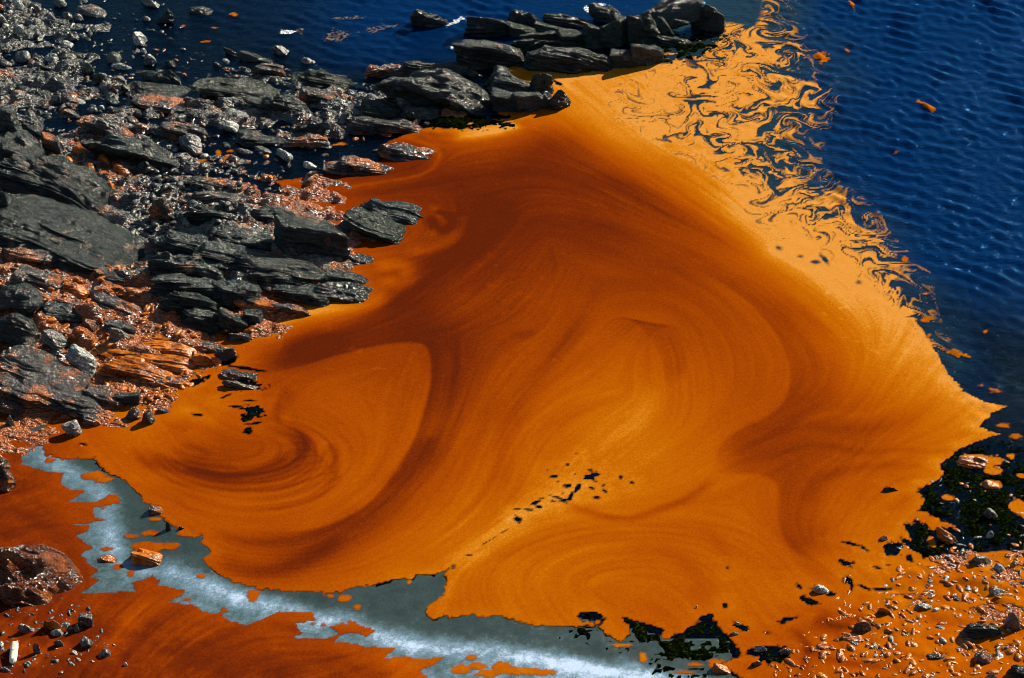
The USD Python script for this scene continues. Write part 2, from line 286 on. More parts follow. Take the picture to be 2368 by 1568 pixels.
led = sawledge(P3, 11, 0.25, 0.62) * 0.22 + sawledge(P3, 21, 0.18, 0.27) * 0.10
lump = meshkit.fbm(P3 * [1.4, 1.8, 1], 4, 5) - 0.5


def cobbles(n, seed, squash=0.75):
    """A bed of n stones, each a tilted dome; returns heights in units of the stone size and a number per stone."""
    r = np.random.default_rng(seed)
    c = np.stack([r.uniform(X0, X1, n), r.uniform(Y0, Y1, n)], 1)
    w = warp2(P3, 0.25 / math.sqrt(n / 700), math.sqrt(n / 700) * 0.9, seed, 2)
    g = (grid_xy + w) * [1, 1 / squash]
    d, k = cKDTree(c * [1, 1 / squash]).query(g.reshape(-1, 2), k=2, workers=-1)
    size = math.sqrt((X1 - X0) * (Y1 - Y0) / n)
    dx = (g.reshape(-1, 2) - (c * [1, 1 / squash])[k[:, 0]]) / size
    tilt = r.normal(0, 0.4, (n, 2)) + [-0.32, 0.15]
    up = r.random(n)
    e = np.clip((d[:, 1] - d[:, 0]) / size / 0.5, 0, 1)
    h = np.sqrt(np.clip(1 - (1 - e) ** 2, 0, 1)) * (0.35 + 0.65 * up[k[:, 0]]) + (tilt[k[:, 0]] * dx).sum(1) * e
    return h.reshape(GX.shape), r.random(n)[k[:, 0]].reshape(GX.shape)


grid_xy = np.stack([GX, GY], -1)
cob, cell1 = cobbles(5200, 31)
cob2, cell2 = cobbles(30000, 32)
H_SMOOTH = bed
TERR = bed + rub * (0.8 * led - 0.16 + 0.40 * lump + 0.14 * cob + 0.05 * cob2) + 0.012 * lump
CELL = np.clip(0.55 * cell1 + 0.45 * cell2, 0, 1)
TERR = TERR + rub * 0.03 * (meshkit.fbm(P3 * [16, 20, 1], 3, 41) - 0.5)

# ---- waves
wr = np.random.default_rng(3)
WAVES = []
for i in range(44):
    lam = 0.18 * (0.46 / 0.18) ** wr.random()
    th = math.radians(58) + wr.normal(0, 0.4)          # direction of travel
    WAVES.append((2 * math.pi / lam * math.cos(th), 2 * math.pi / lam * math.sin(th), wr.random() * 6.28, 0.0044 * lam ** 0.9))


def waves(x, y):
    h = sum(a * np.sin(kx * x + ky * y + ph) for kx, ky, ph, a in WAVES)
    g = 0.35 + 1.3 * meshkit.fbm(np.stack([x * 0.5, y * 0.7, x * 0], -1), 3, 77)
    h = h * g * 1.35
    return 1.25 * h + 9.0 * np.clip(h, 0, None) ** 2


# ---- the slick's outline
main_poly = np.vstack([
    V('D', [(1180, 150), (1240, 158), (1290, 168), (1330, 165), (1400, 158), (1470, 145), (1520, 140), (1600, 120), (1650, 85), (1690, 62), (1720, 68), (1758, 73), (1775, 52), (1788, 25), (1792, -60), (1850, -150), (1900, -150),
            (1990, -60), (2100, 160), (2120, 400), (2230, 620), (2180, 760), (2150, 790), (2180, 850), (2225, 905), (2270, 925), (2333, 938), (2290, 955), (2262, 985), (2312, 1003), (2262, 1018), (2215, 1040), (2172, 1075)]),
    V('9', [(1800, 130), (1830, 200), (1780, 230), (1650, 310), (1710, 360), (1640, 430), (1720, 440), (1800, 490), (1900, 540), (1760, 570), (1540, 510), (1600, 640), (1500, 590), (1560, 680), (1760, 770), (1900, 850), (2050, 720), (2368, 700), (2600, 620), (3400, 760), (5000, 900), (5000, 1900), (700, 1900), (500, 1580), (330, 1460), (480, 1420), (430, 1330), (330, 1230), (280, 1120), (180, 1150), (60, 1260), (-30, 1290)]),
    V('8', [(2300, 1290), (2310, 1200), (2270, 1150), (2300, 1215), (2230, 1210), (2130, 1180), (2060, 1160), (1990, 1130), (2060, 1230), (2070, 1280), (2000, 1310), (1900, 1260), (1880, 1200), (1940, 1170), (1830, 1110), (1720, 1110), (1700, 1150), (1750, 1190), (1850, 1185), (1700, 1215), (1450, 1200), (1420, 1210), (1380, 1190), (1250, 1160), (1170, 1130), (1090, 1160), (980, 1130), (850, 1160), (790, 1110), (800, 1150), (740, 1165), (690, 1110), (750, 1050), (800, 980), (840, 900), (830, 860), (880, 805), (750, 860), (620, 855), (590, 890), (480, 895), (350, 920), (200, 950), (60, 985), (0, 990)]),
    V('7', [(2200, 970), (2000, 985), (1740, 950), (1600, 910), (1480, 860), (1430, 810), (1380, 760), (1440, 710), (1380, 650), (1390, 590), (1320, 610), (1200, 605), (1240, 550), (1170, 520), (1100, 460), (1090, 400), (980, 380), (960, 330), (900, 280), (830, 190), (760, 190), (640, 80), (430, 85), (330, 40), (300, 0)]),
    V('4', [(330, 1560), (270, 1440), (340, 1390), (300, 1300), (180, 1240), (-100, 1240), (-100, 1100), (300, 1000), (600, 900), (700, 500), (1300, 500), (2300, 300)]),
    V('D', [(800, 560), (700, 460), (640, 420), (760, 400), (880, 380), (900, 330), (960, 300), (1060, 285), (1150, 270), (1180, 230)])])
beach_poly = np.vstack([V('4', [(-300, 1100), (180, 1240), (90, 1310), (300, 1330), (200, 1380), (100, 1400), (330, 1410), (180, 1450), (250, 1480), (150, 1530)]),
    V('7', [(230, 20), (150, 30), (150, 120), (300, 175), (440, 185), (420, 250), (470, 290), (580, 300), (470, 370), (660, 375), (740, 320), (800, 330), (820, 385), (640, 410), (630, 470), (700, 490), (500, 530), (610, 535), (600, 570), (520, 600), (620, 690), (550, 730), (670, 840), (610, 890), (680, 910), (550, 1020), (930, 985), (910, 920), (1040, 870), (1090, 900), (1070, 940), (1250, 970), (1230, 1010), (1150, 1050), (1310, 1080), (1370, 1110), (1470, 1135), (1520, 1080), (1550, 1110), (1500, 1145), (1560, 1185), (1680, 1200), (1800, 1160), (1900, 1110), (2110, 1120), (2140, 1165), (2000, 1190), (2030, 1240), (2080, 1260), (2000, 1305), (2180, 1300), (2330, 1270), (2240, 1220), (2368, 1180)]),
    V('8', [(40, 1220), (200, 1195), (345, 1240), (290, 1285), (240, 1250), (120, 1260), (60, 1310), (170, 1330), (330, 1360), (470, 1360), (390, 1440), (540, 1420), (640, 1440), (830, 1410), (720, 1480), (640, 1510), (700, 1560), (820, 1580)]), V('8', [(800, 1800), (-3000, 1800)]), V('4', [(-700, 1500)])])
strip_blobs = [('7', 1715, 1010, 42, 40), ('7', 885, 860, 30, 25), ('7', 800, 820, 32, 18), ('7', 1000, 680, 120, 28), ('7', 985, 740, 110, 60), ('7', 730, 765, 66, 25), ('7', 1160, 680, 60, 22), ('7', 560, 545, 55, 25), ('7', 1010, 590, 60, 20),
               ('7', 1360, 880, 34, 16), ('7', 340, 90, 40, 36), ('7', 640, 200, 90, 26), ('7', 700, 230, 60, 22), ('7', 890, 610, 60, 16), ('7', 2120, 1205, 26, 14), ('7', 2190, 1210, 26, 14), ('7', 1270, 1040, 30, 9), ('7', 2235, 1020, 26, 12), ('7', 2330, 1035, 40, 16), ('7', 720, 695, 46, 12),
               ('7', 700, 420, 20, 10), ('7', 1050, 495, 40, 12), ('8', 570, 920, 20, 18), ('8', 130, 1030, 45, 26), ('8', 220, 1090, 26, 20), ('8', 35, 1015, 30, 16), ('8', 915, 1510, 70, 36), ('8', 1040, 1490, 60, 22), ('8', 990, 1430, 40, 16), ('8', 1190, 1490, 60, 30), ('8', 1330, 1520, 170, 26), ('8', 1480, 1530, 110, 28), ('8', 1100, 1540, 90, 26),
               ('8', 2010, 1350, 100, 14), ('8', 2150, 1430, 30, 40), ('9', 140, 1480, 60, 12), ('9', 80, 1530, 70, 10), ('9', 330, 1490, 90, 50), ('9', 2060, 100, 150, 45), ('9', 2160, 170, 60, 25), ('9', 1850, 350, 45, 20), ('9', 2280, 70, 30, 22), ('9', 2150, 260, 70, 30), ('9', 2330, 420, 60, 60), ('9', 1740, 650, 30, 40), ('9', 2240, 1330, 30, 10), ('9', 2345, 200, 40, 22)]
strip_blobs += [('D', 40, 1030, 40, 14), ('D', 350, 1020, 5, 3)]
holes = [('8', 1780, 215, 62, 28, -25), ('8', 1715, 275, 26, 20, -50), ('8', 1670, 335, 60, 16, -50), ('8', 1620, 368, 40, 12, -10), ('8', 1560, 345, 50, 9, 15), ('8', 1640, 270, 32, 16, 10), ('8', 1550, 207, 30, 10, 0), ('8', 1425, 382, 34, 13, -15), ('8', 1445, 413, 18, 9, 0),
         ('8', 1302, 500, 26, 20, 35), ('8', 1380, 432, 34, 6, 5), ('8', 1300, 427, 22, 6, 0), ('8', 1215, 577, 36, 8, -25), ('8', 1120, 635, 60, 4, -30), ('8', 1840, 345, 26, 12, 10), ('8', 1800, 280, 24, 12, 30), ('8', 1890, 305, 16, 10, 40), ('8', 2000, 210, 12, 9, 0), ('8', 2080, 250, 13, 8, 0), ('8', 1640, 125, 12, 7, 0),
         ('8', 1795, 165, 20, 6, 10), ('8', 1885, 265, 16, 5, -30), ('8', 1475, 355, 24, 8, 10), ('8', 1605, 320, 20, 6, 0), ('8', 870, 812, 20, 12, -35), ('8', 970, 740, 28, 5, -10), ('8', 1690, 190, 8, 5, 0), ('8', 1505, 160, 7, 4, 0), ('8', 1700, 50, 8, 4, 0), ('8', 1575, 240, 12, 6, 20), ('8', 1820, 235, 26, 8, 20), ('8', 1530, 370, 26, 5, 8),
         ('9', 360, 830, 11, 15, 0), ('9', 1435, 292, 18, 13, -20), ('9', 1215, 665, 75, 9, 10), ('9', 1280, 690, 30, 16, 30), ('9', 1480, 700, 70, 38, 0), ('9', 1170, 795, 58, 26, 5), ('9', 840, 945, 20, 26, -20), ('9', 960, 970, 42, 20, 20), ('9', 1055, 1005, 34, 17, 0), ('9', 910, 1045, 60, 24, 15), ('9', 1175, 900, 36, 26, 20), ('9', 1200, 960, 14, 40, 15),
         ('9', 780, 1172, 70, 16, -10), ('9', 345, 1080, 16, 18, 10), ('9', 740, 1190, 26, 14, 0), ('9', 470, 1230, 60, 32, 25), ('9', 660, 1410, 110, 60, 0), ('9', 560, 1390, 80, 30, 0), ('9', 1380, 825, 26, 8, 20), ('9', 1450, 808, 22, 7, 10), ('9', 2080, 1430, 60, 20, 0), ('9', 2120, 1100, 80, 14, -10), ('9', 1980, 1060, 60, 18, -10), ('9', 2200, 1180, 130, 60, 10),
         ('9', 1400, 970, 80, 8, 0), ('9', 1540, 1015, 60, 8, 0), ('9', 1290, 960, 40, 10, 20), ('9', 1640, 560, 70, 50, 0), ('9', 1680, 700, 70, 50, 20), ('9', 1590, 760, 30, 26, 20), ('9', 1800, 830, 70, 20, 0), ('9', 1380, 1140, 24, 16, 10), ('9', 1650, 1070, 40, 26, 0), ('9', 1280, 1235, 60, 34, 0), ('9', 1400, 1400, 60, 14, 0), ('9', 1960, 1390, 60, 40, -30), ('9', 2300, 1180, 70, 70, 0), ('9', 2250, 900, 100, 70, 0), ('9', 1800, 1440, 50, 14, 10), ('9', 2250, 1420, 60, 20, 0), ('9', 630, 1265, 30, 7, 0), ('9', 1440, 1050, 30, 6, 0), ('9', 1560, 1290, 40, 10, 0),
         ('3', 510, 75, 0, 0, 0), ('D', 1800, 575, 6, 4, 0), ('D', 1850, 595, 5, 3, 0), ('D', 1885, 607, 12, 4, 0), ('D', 1985, 655, 6, 4, 0), ('D', 1905, 600, 14, 5, 60),
         ('4', 1700, 1290, 70, 60, -20), ('4', 1680, 1395, 30, 26, -50), ('4', 1730, 1345, 60, 10, -10), ('4', 1350, 1290, 46, 12, 10), ('4', 1590, 1230, 40, 8, 0), ('4', 1330, 1060, 90, 22, -25), ('4', 1640, 1080, 120, 34, 5), ('4', 1640, 970, 130, 8, 8), ('4', 1700, 1190, 60, 6, 0), ('4', 560, 1490, 30, 10, 10), ('4', 1620, 730, 110, 30, 0), ('4', 1540, 930, 70, 20, -30), ('4', 1770, 990, 40, 10, 0), ('4', 730, 1290, 40, 14, 0), ('4', 1530, 1160, 26, 7, -20)]
holes += [('B', 1250, 670, 420, 50, 6), ('B', 1000, 720, 300, 45, 5), ('B', 1480, 650, 160, 26, 0), ('A', 2000, 380, 260, 75, -18), ('A', 1760, 480, 100, 26, 0), ('A', 1900, 440, 90, 40, -10), ('A', 2100, 310, 130, 40, 0), ('A', 1050, 575, 60, 14, 0), ('B', 2130, 290, 60, 16, 30), ('2', 1640, 490, 10, 26, 0), ('2', 1010, 860, 30, 14, 0)]


def ellipses(items, seed, rough=0.35):
    """Field of ragged ellipses: positive inside, in metres."""
    f = np.full(GX.shape, -9.0)
    nz = 0.7 * (meshkit.fbm(P3 * [6, 7, 1], 3, seed) - 0.5) + 0.6 * (meshkit.fbm(P3 * [19, 22, 1], 2, seed + 7) - 0.5)
    for it in items:
        v, x, y, rx, ry = it[:5]
        if rx <= 0:
            continue
        a = math.radians(it[5]) if len(it) > 5 else 0.0
        c = V(v, [(x, y)])[0]
        s = VIEWS[v][2]
        corner = ground([c, c + [1, 0], c + [0, 1]])
        c0, ax, ay = corner[0], np.linalg.norm(corner[1] - corner[0]), np.linalg.norm(corner[2] - corner[0])
        R = 1.6 * s * max(rx * ax, rx * ay, ry * ay) + 0.15
        i0, i1 = np.clip([int((c0[1] - R - Y0) / DY), int((c0[1] + R - Y0) / DY) + 2], 0, NY)
        j0, j1 = np.clip([int((c0[0] - R - X0) / DX), int((c0[0] + R - X0) / DX) + 2], 0, NX)
        if i1 - i0 < 2 or j1 - j0 < 2:
            continue
        dx, dy = (GX[i0:i1, j0:j1] - c0[0]) / ax / s, -(GY[i0:i1, j0:j1] - c0[1]) / ay / s
        u, w = (dx * math.cos(a) + dy * math.sin(a)) / rx, (-dx * math.sin(a) + dy * math.cos(a)) / ry
        q = np.sqrt(u * u + w * w)
        size = s * math.sqrt(rx * ax * ry * ay)
        f[i0:i1, j0:j1] = np.maximum(f[i0:i1, j0:j1], (1 - q + rough * 3.0 * nz[i0:i1, j0:j1]) * size)
    return f


main_sd, beach_sd = raster([ground(main_poly)]), raster([ground(beach_poly)])
edge = 0.16 * (meshkit.fbm(P3 * [2.6, 3.2, 1], 4, 61) - 0.5) + 0.07 * (meshkit.noise(P3 * [14, 17, 1], 62) - 0.5)
S_main = main_sd + edge
S_beach = beach_sd + 0.75 * edge
hole = ellipses(holes, 90, 0.62)
blob = ellipses(strip_blobs, 91)

# marbled margin towards the open sea: the film stirred by a swirling current
L1 = dense(ground([(1600, -260), (1560, -40), (1520, 90), (1420, 200), (1430, 280), (1540, 350), (1680, 440), (1780, 545), (1890, 585), (2000, 650), (2080, 720), (2120, 770), (2200, 900)]), 0.05)
L2 = dense(ground([(1800, -260), (1800, -40), (1830, 60), (1870, 150), (1885, 230), (1870, 320), (1880, 400), (1930, 460), (1985, 510), (2060, 575), (2085, 640), (2112, 715), (2140, 765), (2210, 900)]), 0.05)


def left_of(poly, P):
    t = cKDTree(poly)
    cx, cy = np.arange(X0, X1 + .2, 0.12), np.arange(Y0, Y1 + .2, 0.12)
    c = np.stack(np.meshgrid(cx, cy), -1).reshape(-1, 2)
    d, i = t.query(c)
    tan = np.gradient(poly, axis=0)[i]
    r = c - poly[i]
    s = np.sign(tan[:, 0] * r[:, 1] - tan[:, 1] * r[:, 0])
    f = (d * s).reshape(len(cy), len(cx))
    return map_coordinates(f, np.meshgrid((gy - Y0) / 0.12, (gx - X0) / 0.12, indexing='ij'), order=1, mode='nearest')


a1, a2 = left_of(L1, GX), left_of(L2, GX)       # positive on the sea side (east) when travelling south
if at(a1, ground([(2200, 300)]))[0] < 0:
    a1, a2 = -a1, -a2
frac = np.clip(a1 / np.maximum(a1 - a2, 1e-3), -0.5, 2)       # 0 on L1, 1 on L2
frac = np.where(a2 > 0, 1 + a2 / 0.8, frac)
frac = np.where(a1 < 0, a1, frac)
frac = frac + 0.75 * (meshkit.fbm(P3 * 0.75, 3, 305) - 0.5) * sstep(-.2, .3, frac)


def curl_step(q, scale, seed):
    e = 0.02
    n = lambda o: meshkit.fbm(np.concatenate([(q + o) * scale, np.zeros(q.shape[:-1] + (1,))], -1), 2, seed)
    return np.stack([(n([0, e]) - n([0, -e])), -(n([e, 0]) - n([-e, 0]))], -1) / (2 * e * scale)


low_y = ground([(2150, 815)])[0, 1]
zone = (GY > low_y) & (frac > -0.35) & (frac < 1.5) & (GX > -1)
q = np.stack([GX[zone], GY[zone]], -1)
for k in range(9):
    q = q + 0.16 * curl_step(q, 0.9, 301) + 0.055 * curl_step(q, 2.1, 302)
ca, sa = math.cos(-0.12), math.sin(-0.12)
qr = np.stack([q[:, 0] * ca - q[:, 1] * sa, q[:, 0] * sa + q[:, 1] * ca, np.zeros(len(q))], -1)
mz = 0.6 * meshkit.fbm(qr * [1.7, 7.5, 1], 3, 303) + 0.4 * meshkit.fbm(qr * [4.6, 18.0, 1], 3, 304)
rank = np.argsort(np.argsort(mz)) / len(mz)
marble = np.zeros(GX.shape)
marble[zone] = rank
cover = 1.02 - 0.98 * np.clip((frac + 0.15) / 1.45, 0, 1) ** 1.15
S_marble = (marble - (1 - cover)) * 0.35
inzone = sstep(-0.3, 0.0, frac)
S_main = np.where(zone & (frac > -0.05), np.minimum(main_sd + 0.2, np.where(frac > 1.48, -1, S_marble)), S_main)
S_main = np.where((frac >= 1.5) & (GX > 2) & (GY > low_y), -1, S_main)
S_main = np.minimum(S_main, -hole)
S_blob = np.minimum(blob, -hole)
dark_bay = S_main

# ---------------------------------------------------------------- tone of the slick (thickness of the algae)
T = control([(1150, 420, .10), (1250, 335, .14), (1300, 470, .12), (1000, 410, .10), (850, 435, .15), (1100, 560, .08), (1300, 560, .15), (1200, 625, .17), (1450, 555, .20), (1600, 620, .25), (1350, 640, .24), (900, 460, .12), (1000, 470, .10), (1100, 470, .08), (1400, 500, .16), (1250, 400, .12), (980, 350, .14), (1080, 640, .10), (1400, 560, .12), (1300, 520, .09), (1150, 500, .06), (1200, 380, .08), (1350, 430, .14), (1500, 600, .2), (1180, 740, .26), (1000, 700, .14), (1000, 630, .12), (930, 710, .13), (1500, 560, .24), (1400, 620, .28), (1620, 640, .30), (1200, 680, .28), (1060, 710, .27),
             (1300, 800, .45), (1500, 740, .42), (1700, 740, .40), (1600, 850, .48), (800, 900, .46), (900, 1000, .50), (1420, 960, .78), (1380, 1040, .74), (1550, 960, .66), (1500, 1060, .76), (1150, 1200, .68), (900, 1290, .62), (1400, 1165, .70),
             (1600, 1200, .58), (1750, 1150, .60), (1200, 1350, .66), (1450, 1350, .60), (1700, 1300, .60), (1080, 1000, .55), (1120, 900, .44), (1800, 610, .90), (1700, 500, .92), (1500, 310, .95), (1400, 200, .92), (1600, 250, .97), (1950, 690, .93), (2050, 800, .88), (2150, 880, .86), (2200, 950, .80),
             (1700, 570, .70), (1500, 450, .42), (1390, 330, .70), (1310, 260, .82), (1850, 700, .62), (1900, 780, .62), (2000, 900, .6), (1950, 940, .42), (1850, 1130, .42), (1900, 1240, .36), (2000, 1050, .40), (2100, 1000, .55), (2160, 1060, .7), (2050, 1180, .62), (1940, 1215, .7),
             (700, 790, .12), (640, 835, .15), (700, 740, .72), (800, 715, .70), (640, 770, .70), (720, 880, .42), (400, 1010, .5), (500, 1060, .30), (600, 1040, .36), (640, 1140, .55), (500, 1180, .6), (600, 1290, .52), (620, 1245, .45), (900, 1340, .72), (560, 1330, .6), (450, 960, .72), (300, 1000, .66), (350, 1100, .60), (1170, 290, .75), (1100, 305, .72), (1240, 275, .55),
             (1030, 520, .16), (980, 590, .2), (930, 500, .3), (890, 660, .4), (1800, 1400, .70), (2000, 1330, .68), (2200, 1300, .62), (1900, 1470, .5), (1850, 1440, .28), (2000, 1540, .55), (2300, 1500, .6), (100, 1100, .20), (60, 1000, .30), (150, 1230, .17), (100, 1350, .14), (300, 1450, .18), (600, 1500, .14), (800, 1540, .16), (900, 1490, .40), (640, 1440, .34), (420, 1350, .30), (500, 1500, .16), (250, 1540, .17), (1000, 1550, .5), (1300, 1550, .5), (40, 1500, .14),
             (1900, 100, .97), (1850, 300, .97), (1000, 900, .36), (1170, 960, .46), (1280, 1000, .64)])
STROKES = [  # traced streaks: points (pixels), sigma on the left of travel, sigma on the right (pixels), strength
    ([(585, 840), (650, 852), (780, 818), (900, 793), (965, 790), (995, 805), (1004, 850), (1000, 900), (985, 960), (955, 1040), (900, 1120), (830, 1185), (740, 1225), (640, 1235), (520, 1225)], 75, 4, -.25),
    ([(1015, 980), (985, 1050), (900, 1150), (800, 1235), (700, 1290), (620, 1322), (540, 1312), (500, 1285)], 26, 22, -.17),
    ([(1000, 1000), (960, 1060), (900, 1125)], 12, 12, -.10),
    ([(1330, 700), (1325, 750), (1255, 860), (1185, 950), (1150, 1050), (1135, 1110), (1100, 1180)], 22, 12, -.13),
    ([(1450, 960), (1380, 1020), (1340, 1060)], 8, 8, -.05),
    ([(1600, 610), (1700, 670), (1765, 730), (1815, 800), (1833, 870), (1815, 930), (1770, 968), (1705, 1000), (1668, 1038), (1652, 1090)], 60, 4, -.18),
    ([(1650, 1105), (1580, 1155), (1500, 1185), (1430, 1198), (1345, 1180), (1310, 1160)], 9, 6, -.22),
    ([(1655, 1090), (1720, 1092), (1770, 1100), (1798, 1130), (1803, 1190), (1813, 1245), (1845, 1278), (1900, 1300)], 75, 4, -.16),
    ([(1660, 1080), (1750, 1020), (1850, 985), (1950, 995), (2060, 985), (2140, 950), (2170, 900)], 12, 12, -.08),
    ([(1760, 1060), (1880, 1030), (1990, 1045), (2080, 1040), (2200, 1045)], 7, 7, -.09),
    ([(1850, 1180), (1890, 1110), (1990, 1080), (2110, 1078), (2160, 1090)], 9, 9, -.10),
    ([(1800, 1010), (1900, 960), (2000, 960), (2080, 930), (2120, 870)], 6, 10, .06),
    ([(1700, 960), (1780, 990), (1900, 930)], 6, 6, -.04),
    ([(1420, 1275), (1500, 1265), (1570, 1285), (1605, 1340), (1615, 1410)], 14, 14, -.08), ([(1690, 1350), (1672, 1280), (1630, 1225), (1540, 1212), (1440, 1215)], 10, 10, -.07), ([(1100, 1300), (1250, 1260), (1380, 1240), (1480, 1240)], 12, 12, -.06),
    ([(310, 1030), (345, 1065), (430, 1092), (520, 1110), (620, 1102), (690, 1070), (706, 1030), (690, 1000), (650, 985)], 16, 12, -.28), ([(420, 1080), (520, 1098), (620, 1080), (680, 1040)], 8, 8, -.24), ([(340, 1035), (400, 1065), (500, 1075), (560, 1085)], 6, 6, -.14),
    ([(300, 1040), (380, 1105), (500, 1132), (640, 1128), (715, 1092), (765, 1035), (776, 1085), (745, 1140), (650, 1172), (520, 1172), (420, 1140), (330, 1095)], 7, 7, -.13),
    ([(320, 1110), (420, 1165), (520, 1195), (650, 1195), (760, 1160)], 8, 8, -.06), ([(400, 1030), (440, 1060), (480, 1050), (420, 1025)], 8, 8, -.10), ([(640, 985), (650, 940), (690, 905)], 10, 10, -.08), ([(655, 990), (640, 950), (665, 890)], 6, 6, -.08), ([(400, 995), (425, 985), (440, 1000)], 12, 10, -.12),
    ([(480, 1222), (560, 1252), (680, 1250), (780, 1212), (850, 1160)], 10, 9, -.14), ([(500, 1275), (560, 1318), (650, 1318), (740, 1278), (800, 1230)], 14, 14, -.12),
    ([(600, 830), (700, 798), (800, 762), (900, 705), (1000, 625), (1090, 560), (1135, 480), (1160, 460)], 34, 26, -.14),
    ([(1200, 485), (1260, 465), (1350, 478), (1450, 528), (1560, 580), (1700, 640), (1800, 745)], 50, 14, .05), ([(1120, 500), (1160, 480), (1180, 520), (1100, 600)], 12, 12, -.05),
    ([(1300, 500), (1500, 540), (1700, 620), (1850, 720), (2000, 840)], 18, 18, -.07), ([(1350, 400), (1500, 470), (1700, 580), (1850, 680)], 22, 14, -.10), ([(1250, 290), (1330, 340), (1450, 420), (1600, 510), (1750, 600)], 26, 40, -.14),
    ([(1340, 235), (1400, 290), (1500, 360), (1650, 450), (1760, 555), (1900, 640), (2050, 760)], 40, 20, .06),
    ([(990, 500), (1020, 535), (1050, 520), (1040, 490)], 10, 10, -.28), ([(1000, 490), (1050, 500), (1075, 490)], 6, 6, -.22), ([(930, 590), (1000, 578), (1050, 550), (1062, 510), (1030, 490)], 14, 10, .22), ([(1000, 470), (1015, 520), (990, 555)], 8, 8, .15),
    ([(1030, 1325), (1120, 1260), (1200, 1200), (1300, 1150), (1370, 1100)], 34, 24, .12), ([(1500, 885), (1512, 930), (1480, 980), (1400, 1020), (1370, 1060)], 10, 34, .08), ([(1180, 775), (1230, 772), (1200, 785)], 8, 8, -.08), ([(1150, 1080), (1200, 1000), (1300, 930), (1400, 910), (1470, 915)], 8, 12, .05), ([(1210, 1130), (1230, 1050), (1290, 980)], 8, 14, .05),
    ([(860, 620), (930, 615), (940, 650), (870, 655)], 16, 14, .25), ([(760, 440), (850, 425), (980, 400), (1015, 355), (960, 320)], 5, 5, .18), 
    ([(1040, 318), (1100, 312), (1160, 300), (1200, 285)], 14, 12, .35), ([(610, 760), (700, 725), (860, 705), (870, 660)], 18, 14, .25), ([(1000, 420), (1150, 400), (1300, 400), (1400, 440)], 14, 20, -.03),
    ([(240, 1560), (300, 1450), (380, 1380)], 12, 12, .12), ([(280, 1568), (330, 1480), (440, 1390)], 8, 16, -.10), ([(420, 1540), (600, 1440), (760, 1470)], 14, 14, -.05), ([(0, 1170), (100, 1130), (160, 1100)], 10, 10, .06), ([(880, 1560), (950, 1500), (1000, 1480)], 10, 10, .1),
    ([(1880, 1430), (1940, 1450), (2010, 1430)], 20, 16, -.25), ([(1850, 1500), (1950, 1540), (2060, 1550)], 8, 8, -.2), ([(1860, 1568), (1870, 1500), (1830, 1450)], 6, 6, -.2), ([(2060, 1450), (2080, 1520), (2120, 1540)], 8, 8, -.15)]
for i in range(9):      # nested fine ripples inside the two eddies
    o = i * 11
    er = np.random.default_rng(60 + i)
    th = np.radians(np.linspace(-35 - 10 * i, 195, 14))
    if i < 6:
        STROKES.append(([(515 + 14 * i + (95 + 27 * i) * math.cos(q_), 1035 + 4 * i + (30 + 13.5 * i) * math.sin(q_)) for q_ in th], 3.0, 3.0, -er.uniform(.06, .15)))
    th = np.radians(np.linspace(20, 185, 12))
    STROKES.append(([(640 + (60 + 30 * i) * math.cos(q_), 1240 + (14 + 10 * i) * math.sin(q_)) for q_ in th], 3.0, 3.0, -er.uniform(.03, .09)))
    th = np.radians(np.linspace(150, 350, 12))
    STROKES.append(([(1470 + (80 + 36 * i) * math.cos(q_), 1350 + (25 + 16 * i) * math.sin(q_)) for q_ in th], 3.0, 3.0, -er.uniform(.02, .06)))
    STROKES.append(([(1380 + o, 770 + o * .4), (1430 + o, 735 + o * .3), (1490 + o * .8, 760), (1530 + o * .6, 830), (1540 + o * .5, 900 - o * .2)], 2.5, 2.5, -.09))
    STROKES.append(([(640 - o * .2, 985 + o * 2), (690 + o, 1000 + o * 1.2), (705 + o * .7, 1040 + o), (660 + o * .4, 1080 + o), (560, 1105 + o * .9)], 2.5, 2.5, -.08))
    STROKES.append(([(1900 + o, 1220 - o * 3), (1960 + o, 1140 - o * 3.4), (2040 + o * .7, 1080 - o * 4), (2110 + o * .5, 1020 - o * 4)], 3, 3, -.03 if i % 2 else .02))
warpT = warp2(P3, 0.10, 0.55, 401) + warp2(P3, 0.03, 2.0, 403, 2)
flow_p, flow_t = [], []
grid_pts = np.stack([GX, GY], -1)
